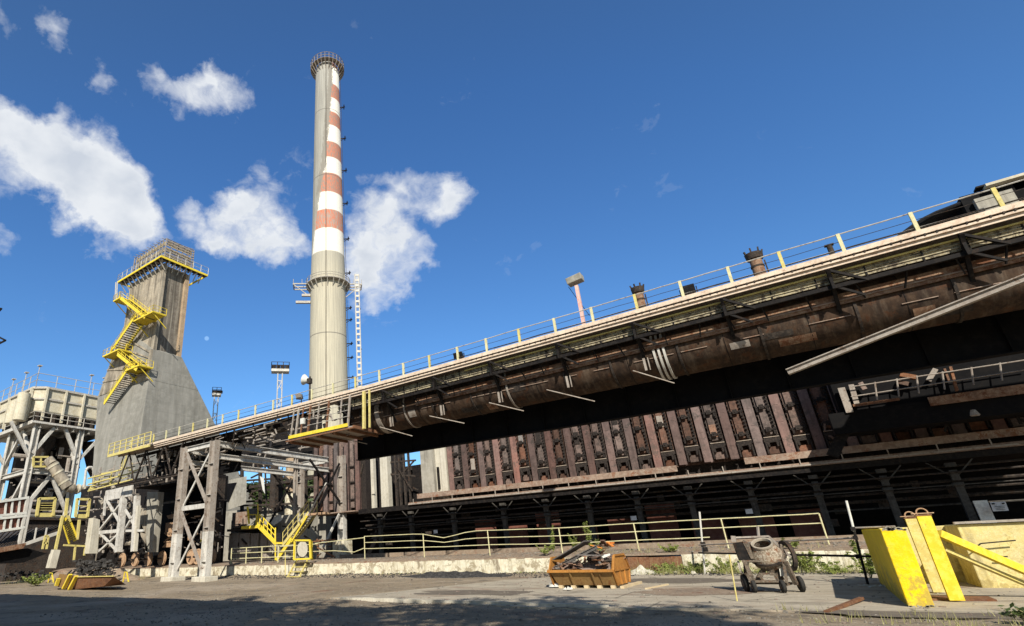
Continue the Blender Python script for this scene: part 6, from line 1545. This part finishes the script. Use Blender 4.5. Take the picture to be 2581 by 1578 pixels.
# small yellow step ladder in front of the wall with cage panel
sl_ = thing('step_ladder', 'small yellow caged step stair against the white wall', 'stairs', P(745, 1455, Z=0))
YL = 30.4
def O(x, y, Yp=YL): return P(x, y, Y=Yp)
g = MB()
q = (O(743, 1362), O(781, 1362), O(783, 1408), O(741, 1410))
for i in range(4): g.bar(q[i], q[(i+1) % 4], .12)
g.bar(O(785, 1364, 31), O(787, 1412, 31), .1); g.bar(O(781, 1362), O(785, 1364, 31), .08)
g.build('cage_frame', 'yellow', sl_)
g = MB(); g.tube(O(762, 1384), O(762, 1384)+V(0, .02, 0), .55, 20)
g.build('cage_disc', 'concrete_pale', sl_)
g = MB(); xa, xb = O(728, 1452).x, O(756, 1452).x
for (x0p, x1p) in ((724, 748), (754, 775)): g.bar(O(x0p, 1456, 29.9), O(x1p, 1412, 30.9), .07, .12)
for k in range(4): t_ = k/3.3; c = O(724, 1454, 29.9).lerp(O(748, 1414, 30.9), t_); g.box((c.x, c.y-.12, c.z-.02), (c.x+1.35, c.y+.12, c.z+.03))
g.tube(O(719, 1450, 30), O(719, 1392, 30), .035, 6); g.build('steps', 'yellow_old', sl_)
# brick pier, machinery house and cabinets behind the stairs
bp_ = thing('brick_pier', 'buff banded brick pier with white painted foot seen through the gantry', 'pier', P(735, 1270, Y=44))
a, b_ = P(721, 1270, Y=44), P(748, 1270, Y=44); zc = P(735, 1245, Y=44).z; zt_ = P(735, 1170, Y=44).z
g = MB(); g.tube(((a.x+b_.x)/2, 44, zc), ((a.x+b_.x)/2, 44, zt_+.6), (b_.x-a.x)*.42, 10); g.build('pier_shaft', 'brick_pier', bp_)
g = MB(); g.tube(((a.x+b_.x)/2, 44, 1), ((a.x+b_.x)/2, 44, zc-.003), (b_.x-a.x)*.42, 10); g.build('white_foot', 'whitewash', bp_)
g = MB()
for yp in (1243, 1219): z = P(735, yp, Y=44).z; g.lathe([((b_.x-a.x)*.42, 0), ((b_.x-a.x)*.46, 0), ((b_.x-a.x)*.46, .12), ((b_.x-a.x)*.42, .12)], ((a.x+b_.x)/2, 44, z), 10)
g.build('bands', 'steel_dark', bp_)
mh = thing('machine_house', 'low sooty concrete machine house with steel cabinets behind the stairs', 'building', P(650, 1400, Y=38))
def H_(x, y, Yp=38.): return P(x, y, Y=Yp)
g = MB(); g.box((H_(578, 1400).x, 38, 1.2), (H_(772, 1380).x, 39.5, H_(700, 1300).z)); g.box((P(560, 1300, Y=47).x, 47, 0), (P(930, 1300, Y=47).x, 47.5, P(750, 1268, Y=47).z)); g.build('lower_wall', 'concrete', mh)
g = MB(); g.box((H_(590, 1290).x, 37.8, H_(600, 1330).z), (H_(625, 1290).x, 37.99, H_(600, 1292).z)); g.build('wall_panel', 'bench', mh)
q = [(578, 1210), (622, 1200), (620, 1270), (575, 1285)]; g = MB(); g.hexa([H_(x, y, 42) for x, y in q], [H_(x, y, 44) for x, y in q]); g.build('tall_slab', 'concrete', mh)
g = MB(); g.hexa([H_(x, y, 41.9) for x, y in ((566, 1220), (596, 1216), (576, 1265), (566, 1268))], [H_(x, y, 41.98) for x, y in ((566, 1220), (596, 1216), (576, 1265), (566, 1268))]); g.build('dark_opening', 'girder', mh)  # black plate painting the darkness of an opening
for x0p, x1p in ((575, 600), (601, 628), (630, 650), (655, 672), (674, 692)):
    g = MB(); g.box((H_(x0p, 1390, 36.5).x, 36.5, 1.3), (H_(x1p, 1390, 36.5).x-.04, 37.3, H_(x0p, 1345, 36.5).z)); g.build('cabinet', 'steel_pale', mh, bevel=.03)
g = MB(); g.box((H_(572, 1335, 36).x, 36, H_(600, 1338, 36).z), (H_(660, 1335, 36).x, 38, H_(600, 1332, 36).z)); 
for k in range(26): p = H_(rnd.uniform(580, 815), rnd.uniform(1300, 1395), 36.4); g.bar(p, p+V(rnd.uniform(-.9, .9), 0, rnd.uniform(-.6, .6)), rnd.uniform(.05, .14))
for k in range(22): p = H_(rnd.uniform(575, 790), rnd.uniform(1170, 1290), 43); g.bar(p, p+V(rnd.uniform(-1.5, 1.5), 0, rnd.uniform(-1, 1)), rnd.uniform(.08, .2))
g.bar(H_(620, 1230, 43), H_(790, 1205, 43), .3); g.bar(H_(600, 1275, 43), H_(790, 1268, 43), .2); g.bar(H_(692, 1170, 43), H_(690, 1280, 43), .9, .5, up=(0, 1, 0)); g.bar(H_(668, 1170, 43), H_(672, 1280, 43), .15)
g.build('ducts_and_rails', 'steel_soot', mh)
g = MB(); q = [(678, 1310), (706, 1295), (712, 1310), (690, 1325)]
g.hexa([H_(x, y, 37) for x, y in q], [H_(x, y, 37.6) for x, y in q]); q = [(655, 1200), (665, 1205), (668, 1245), (662, 1235)]; g.hexa([H_(x, y, 42) for x, y in q], [H_(x, y, 42.4) for x, y in q]); g.split('pale_hood', 'pale', mh)
g = MB(); g.bar(H_(800, 1380, 35.5), H_(845, 1405, 35.5), .1); 
for k in range(10): p = H_(rnd.uniform(792, 835), rnd.uniform(1350, 1400), 35.5); g.bar(p, p+V(rnd.uniform(-.6, .6), 0, rnd.uniform(-.5, .5)), .08)
g.bar(H_(790, 1365, 35.4), H_(845, 1360, 35.4), .1); tag(g.build('rusty_pipework', 'rust'), 'tangle of rusty pipes beside the white pedestal', 'pipes')
g = MB(); xa = H_(556, 1362, 33).x
g.box((H_(505, 1362, 33).x, 33, H_(520, 1366, 33).z), (H_(528, 1362, 33).x, 33.2, H_(520, 1359, 33).z)); tag(g.build('yellow_beam', 'yellow'), 'short bright yellow beam seen between the gantry legs', 'beam')
g = MB()
for k in range(16): p = P(rnd.uniform(455, 540), rnd.uniform(1290, 1395), Y=33.4); g.bar(p, p+V(rnd.uniform(-1, 1), 0, rnd.uniform(-.8, .8)), rnd.uniform(.04, .12))
tag(g.build('pipe_tangle', 'rust_tan'), 'tangled tan pipes behind the gantry bracing', 'pipes')
# pipe rack between tower and gantry (yellow, sooty)
pr = thing('pipe_bridge', 'cluttered yellowed pipe bridge in front of the tower foot', 'pipe bridge', P(270, 1230, Y=29))
g = MB(); h2 = MB()
for k in range(70):
    xp = rnd.uniform(225, 335); yp = 1232-(xp-225)*.27+rnd.uniform(-38, 6); p = P(xp, yp, Y=29+rnd.uniform(-.8, .8)); (g if rnd.random() < .5 else h2).bar(p, p+V(rnd.uniform(-2.2, 2.2), 0, rnd.uniform(-.1, .1)) if rnd.random() < .5 else p+V(0, 0, rnd.uniform(.3, 1.2)), rnd.uniform(.05, .16))
for yy in (1232, 1215, 1200): g.bar(P(222, yy+6, Y=28), P(336, yy-24, Y=28), .12)
g.build('yellow_members', 'yellow_old', pr); h2.build('sooty_members', 'steel_pale', pr)

ds = thing('dark_backing', 'black walls added as the darkness behind the gantry legs', 'backdrop', P(470, 1390, Y=35))
def D(x, y, Yp=35.): return P(x, y, Y=Yp)
g = MB(); x0, x1 = D(398, 1300).x, D(563, 1300).x; g.box((x0, 35, .9), (x1, 35.3, D(480, 1215).z)); g.build('back_wall', 'girder', ds)  # black wall added in place of the deep shade behind the legs
g = MB(); g.box((x0-.3, 31.5, D(480, 1222).z), (x1, 35, D(480, 1212).z)); g.build('backing_roof', 'steel_dark', ds)
g = MB(); g.box((x1-.3, 33.2, .9), (x1, 35, D(480, 1222).z)); g.build('side_wall', 'steel_soot', ds)
g = MB()
for k in range(60):
    p = P(rnd.uniform(430, 560), rnd.uniform(1230, 1395), Y=rnd.uniform(32.8, 34.6))
    g.bar(p, p+(V(rnd.uniform(-1.6, 1.6), 0, rnd.uniform(-.2, .2)) if rnd.random() < .6 else V(0, 0, rnd.uniform(-1, 1))), rnd.uniform(.04, .14))
g.build('stored_ironwork', 'steel_pale', ds)
g = MB(); g.box((-50, 29.2, P(400, 1222, Y=29).z), (-37.2, 29.4, 11.2)); g.build('rear_sheet', 'girder', tr)  # black sheet added so the depth behind the truss stays dark
g = MB()
for k in range(90):
    x = rnd.uniform(-50, -38); z = rnd.uniform(P(400, 1218, Y=28).z, 11.2); y_ = rnd.uniform(27.2, 28.9)
    q = rnd.random(); d_ = V(rnd.uniform(-1.4, 1.4), 0, 0) if q < .4 else (V(0, 0, rnd.uniform(-.9, .9)) if q < .7 else V(rnd.uniform(-.8, .8), 0, rnd.uniform(-.8, .8)))
    g.bar((x, y_, z), V(x, y_, z)+d_, rnd.uniform(.05, .2), rnd.uniform(.04, .12))
tag(g.build('truss_fittings', 'steel_pale', tr), None)
# clutter in the shade left of the tower foot
lc = thing('plant_piping', 'dense dusty pipework between the collector frame and the tower foot', 'pipes', P(230, 1380, Y=33))
for mt, nm, n_ in (('steel_soot', 'dark_pipes', 90), ('steel_pale', 'dusty_pipes', 70), ('tower_warm', 'pale_ducts', 22)):
    g = MB()
    for k in range(n_):
        p = P(rnd.uniform(215, 350), rnd.uniform(1225, 1395), Y=rnd.uniform(31.5, 35)); q = rnd.random()
        d_ = V(rnd.uniform(-2.2, 2.2), 0, rnd.uniform(-.1, .1)) if q < .45 else (V(0, 0, rnd.uniform(-1.6, 1.6)) if q < .75 else V(rnd.uniform(-1.5, 1.5), 0, rnd.uniform(-1.2, 1.2)))
        if rnd.random() < .5: g.tube(p, p+d_, rnd.uniform(.04, .16 if mt != 'tower_warm' else .35), 7)
        else: g.bar(p, p+d_, rnd.uniform(.06, .3), rnd.uniform(.05, .2))
    g.build(nm, mt, lc)
g = MB(); a_, b_ = P(205, 1240, Y=36), P(400, 1240, Y=36); g.box((a_.x, 36, .5), (b_.x, 36.2, P(300, 1215, Y=36).z)); g.build('rear_sheet', 'steel_dark', lc)
g = MB()
for k in range(70):
    p = V(KX-rnd.uniform(1, 9), rnd.uniform(cols_y[0], cols_y[1]), rnd.uniform(4, KZ-3)); q = rnd.random()
    d_ = V(0, rnd.uniform(-4, 4), 0) if q < .5 else V(0, rnd.uniform(-.3, .3), rnd.uniform(-3, 3)); g.tube(p, p+d_, rnd.uniform(.08, .45), 7)
g.build('inner_pipework', 'steel_pale', dc)
# brick workshop behind the viewer: its roof throws the broad shade over the left foreground
ws = thing('workshop', 'long brick workshop behind the viewer whose shadow covers the left foreground', 'building', (-38, -3, 0))
g = MB(); g.box((-75, WSY-9, 0), (WSX, WSY, 12.9)); g.build('brick_walls', 'brick_pier', ws)
g = MB(); g.hexa([V(-75.4, WSY+.2, 12.91), V(WSX+.2, WSY+.2, 12.91), V(WSX+.2, WSY-9.2, 12.91), V(-75.4, WSY-9.2, 12.91)], [V(-75.4, WSY+.2, 13.1), V(WSX+.2, WSY+.2, 13.1), V(WSX+.2, WSY-9.2, 13.3), V(-75.4, WSY-9.2, 13.3)]); g.build('roof', 'roofdark', ws)
for k in range(9): x = -72+k*5.2; MB().box((x, WSY+.001, 1.6), (x+2.2, WSY+.06, 5)).build('window', 'black', ws)

rh = thing('rear_hall', 'low brown sheeted hall seen behind the yellow stair', 'building', P(150, 1400, X=-74))
g = MB(); y0_, y1_ = P(30, 1350, X=-74).y, P(262, 1350, X=-74).y; g.box((-76, y0_, 0), (-74, y1_, P(150, 1312, X=-74).z)); g.build('sheet_wall', 'steel_soot', rh)
g = MB(); g.box((-76.3, y0_-.2, P(150, 1312, X=-74).z+.01), (-73.6, y1_+.2, P(150, 1305, X=-74).z)); g.build('eaves', 'steel_soot', rh)

# dark structures seen through and above the gantry
oc_ = thing('overhead_conveyor', 'sooty conveyor bridge and bunkers behind the gantry top beams', 'conveyor', P(680, 1150, Y=45))
def J(x, y, Yp=45.): return P(x, y, Y=Yp)
g = MB(); g.hexa([J(556, 1192), J(812, 1160), J(812, 1040), J(556, 1100)], [J(556, 1192, 48), J(812, 1160, 48), J(812, 1040, 48), J(556, 1100, 48)]); g.build('bridge_casing', 'steel_dark', oc_)
g = MB()
for k in range(40):
    p = J(rnd.uniform(560, 800), rnd.uniform(1090, 1185), 44.4); g.bar(p, p+(V(rnd.uniform(-3, 3), 0, 0) if rnd.random() < .5 else V(rnd.uniform(-.6, .6), 0, rnd.uniform(-1, 1))), rnd.uniform(.06, .22))
g.build('bridge_ironwork', 'steel_pale', oc_)
g = MB()
for xp in (610, 656, 700, 770, 800): g.bar(J(xp, 1185, 45), J(xp, 1290, 45), .35 if xp != 700 else .9)
g.build('bridge_leg', 'steel_soot', oc_)
g = MB()
for yp in (1205, 1232, 1258): g.bar(J(600, yp+8, 45.5), J(800, yp-6, 45.5), .22)
g.build('tie_beam', 'steel_soot', oc_)
gb = thing('gap_wall', 'dark sooty wall closing the gap between the oven batteries', 'wall', (-28, 47, 4))
x0, x1 = P(895, 1200, Y=47).x, P(1062, 1200, Y=47).x
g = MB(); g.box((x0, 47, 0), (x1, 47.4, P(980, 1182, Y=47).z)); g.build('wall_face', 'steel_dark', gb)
g = MB()
for k in range(22):
    p = V(rnd.uniform(x0+.5, x1-.5), 46.6, rnd.uniform(5.2, 12.4)); g.bar(p, p+(V(0, 0, rnd.uniform(-2, 2)) if rnd.random() < .6 else V(rnd.uniform(-1.5, 1.5), 0, rnd.uniform(-1, 1))), rnd.uniform(.08, .3))
g.build('wall_ironwork', 'steel_soot', gb)
g = MB()
for k in range(70):
    x = rnd.uniform(-37, -25); z = zd(x)-rnd.uniform(.45, 1.5); y_ = rnd.uniform(26.6, 28.5); q = rnd.random()
    d_ = V(rnd.uniform(-1.6, 1.6), 0, rnd.uniform(-.1, .1)) if q < .5 else V(rnd.uniform(-.5, .5), 0, rnd.uniform(-.7, .2))
    if q > .8: g.tube((x, y_, z), V(x, y_, z)+d_, rnd.uniform(.05, .12), 7)
    else: g.bar((x, y_, z), V(x, y_, z)+d_, rnd.uniform(.04, .14), rnd.uniform(.03, .1))
g.build('under_deck_fittings', 'steel_pale', tr)

rr = random.Random(21)
g = MB()
for k in range(70):
    x = k1.x+rr.uniform(-.01, .43); z = rr.choice((0, 1))*1.56+rr.uniform(0, .06); s_ = rr.uniform(.01, .035)
    g.cbox((x, k1.y-.001, z), (s_*2, .012, s_))
g.build('chipped_edge', 'concrete', yb1)
def flat_patch(name, cx, cy, rx, ry_, mat, label, z=.034):
    m_ = MB(); n = 40; pts = []
    for i in range(n):
        a = i/n*2*math.pi; q = 1+.35*fbm(cx+math.cos(a)*1.3, cy+math.sin(a)*1.3, 1.1)+rr.uniform(-.05, .05); pts.append(V(cx+rx*q*math.cos(a), cy+ry_*q*math.sin(a), z))
    m_.add(pts, [tuple(range(n))]); o = m_.build(name, mat); o['kind'] = 'structure'; return o
flat_patch('rust_stain_ground', -3.6, 20.5, 1.6, 1.6, 'bed', '')
flat_patch('dark_patch_ground', -10.5, 19.2, 2.2, 1.1, 'coalwash', '')
flat_patch('dark_patch_ground', -5.2, 25.5, 2.6, 1.4, 'coalwash', '')
flat_patch('dark_patch_ground', 1.2, 15.6, 2.0, .6, 'coalwash', '')
g = MB()
for k in range(240):
    x, y = rr.uniform(-30, 3), rr.uniform(11, 30); z = ground_z(x, y)+.01; s_ = rr.uniform(.02, .09); a = rr.uniform(0, 3)
    d_ = V(math.cos(a), math.sin(a), 0)*s_; g.bar(V(x, y, z)-d_, V(x, y, z)+d_, s_*rr.uniform(.2, .7), .012)
tag(g.build('scattered_litter', 'scrap_rust'), 'small rusty flakes and splinters scattered over the yard', 'litter', kind='stuff')
g = MB()
for k in range(34):
    x, y = rr.uniform(-9.6, -.5), rr.gauss(30.3, .25); s_ = rr.uniform(.05, .16); c = V(x, y, .04+s_*.3)
    g.hexa([c+V(math.cos(j*1.26)*s_*rr.uniform(.7, 1), math.sin(j*1.26)*s_*rr.uniform(.7, 1), -s_*.5) for j in range(5)], [c+V(math.cos(j*1.26+.3)*s_*rr.uniform(.3, .8), math.sin(j*1.26+.3)*s_*rr.uniform(.3, .8), s_*rr.uniform(.2, .6)) for j in range(5)])
tag(g.build('wall_rubble', 'concrete_pale'), 'pale broken lumps fallen along the foot of the bare brick wall section', 'rubble', kind='stuff')

g = MB()
for k in range(75):
    x, y = rr.uniform(-8.5, 1.2), rr.uniform(29.5, 30.85)
    leaves(g, V(x, y, rr.uniform(.05, .22)), (.28, .16, .14), rr.randint(8, 26), .05)
for k in range(30):
    x = rr.uniform(-30, -9); leaves(g, V(x, rr.uniform(30.2, 30.85), .14), (.3, .1, .08), rr.randint(4, 12), .04)
tag(g.build('creeping_weeds', 'leaf'), 'ragged low weeds creeping along the foot of the wall', 'weeds', kind='stuff')
g = MB()
for k in range(40): blades(g, rr.uniform(-8, 2), rr.uniform(29.4, 30.9), .03, 10, .7, .25)
for k in range(26): blades(g, rr.uniform(-12, 0), rr.uniform(31.5, 32.4), .95, 8, .4, .3)
tag(g.build('dry_stalks', 'grass'), 'dry pale stalks standing among the weeds by the wall', 'dry grass', kind='stuff')

for k, x in enumerate((-18.0, -13.1, -10.2, -5.4, -1.2, 1.9, 5.0)):
    MB().lathe([(1.272, -.012), (1.285, -.012), (1.285, .012), (1.272, .012)], (x, 28.9, za(x)), 40, (1, 0, 0)).build('weld_seam', 'steel_dark', gm, smooth=True)
for k in range(9):
    x = rr.uniform(-22, 6); a0_ = rr.uniform(R(188), R(235)); w_ = rr.uniform(.4, 1.5); m_ = MB(); n = 5; da = rr.uniform(.2, .5)
    lo = []; 
    for xx in (x, x+w_):
        for j in range(n+1): a = a0_+da*j/n; lo.append(V(xx, 28.9+math.cos(a)*1.282, za(x)+math.sin(a)*1.282))
    m_.add(lo, [(j, j+1, n+2+j, n+1+j) for j in range(n)]); m_.build('patch_plate', rr.choice(('brown_panel', 'steel_soot', 'steel_pale')), gm, smooth=True)
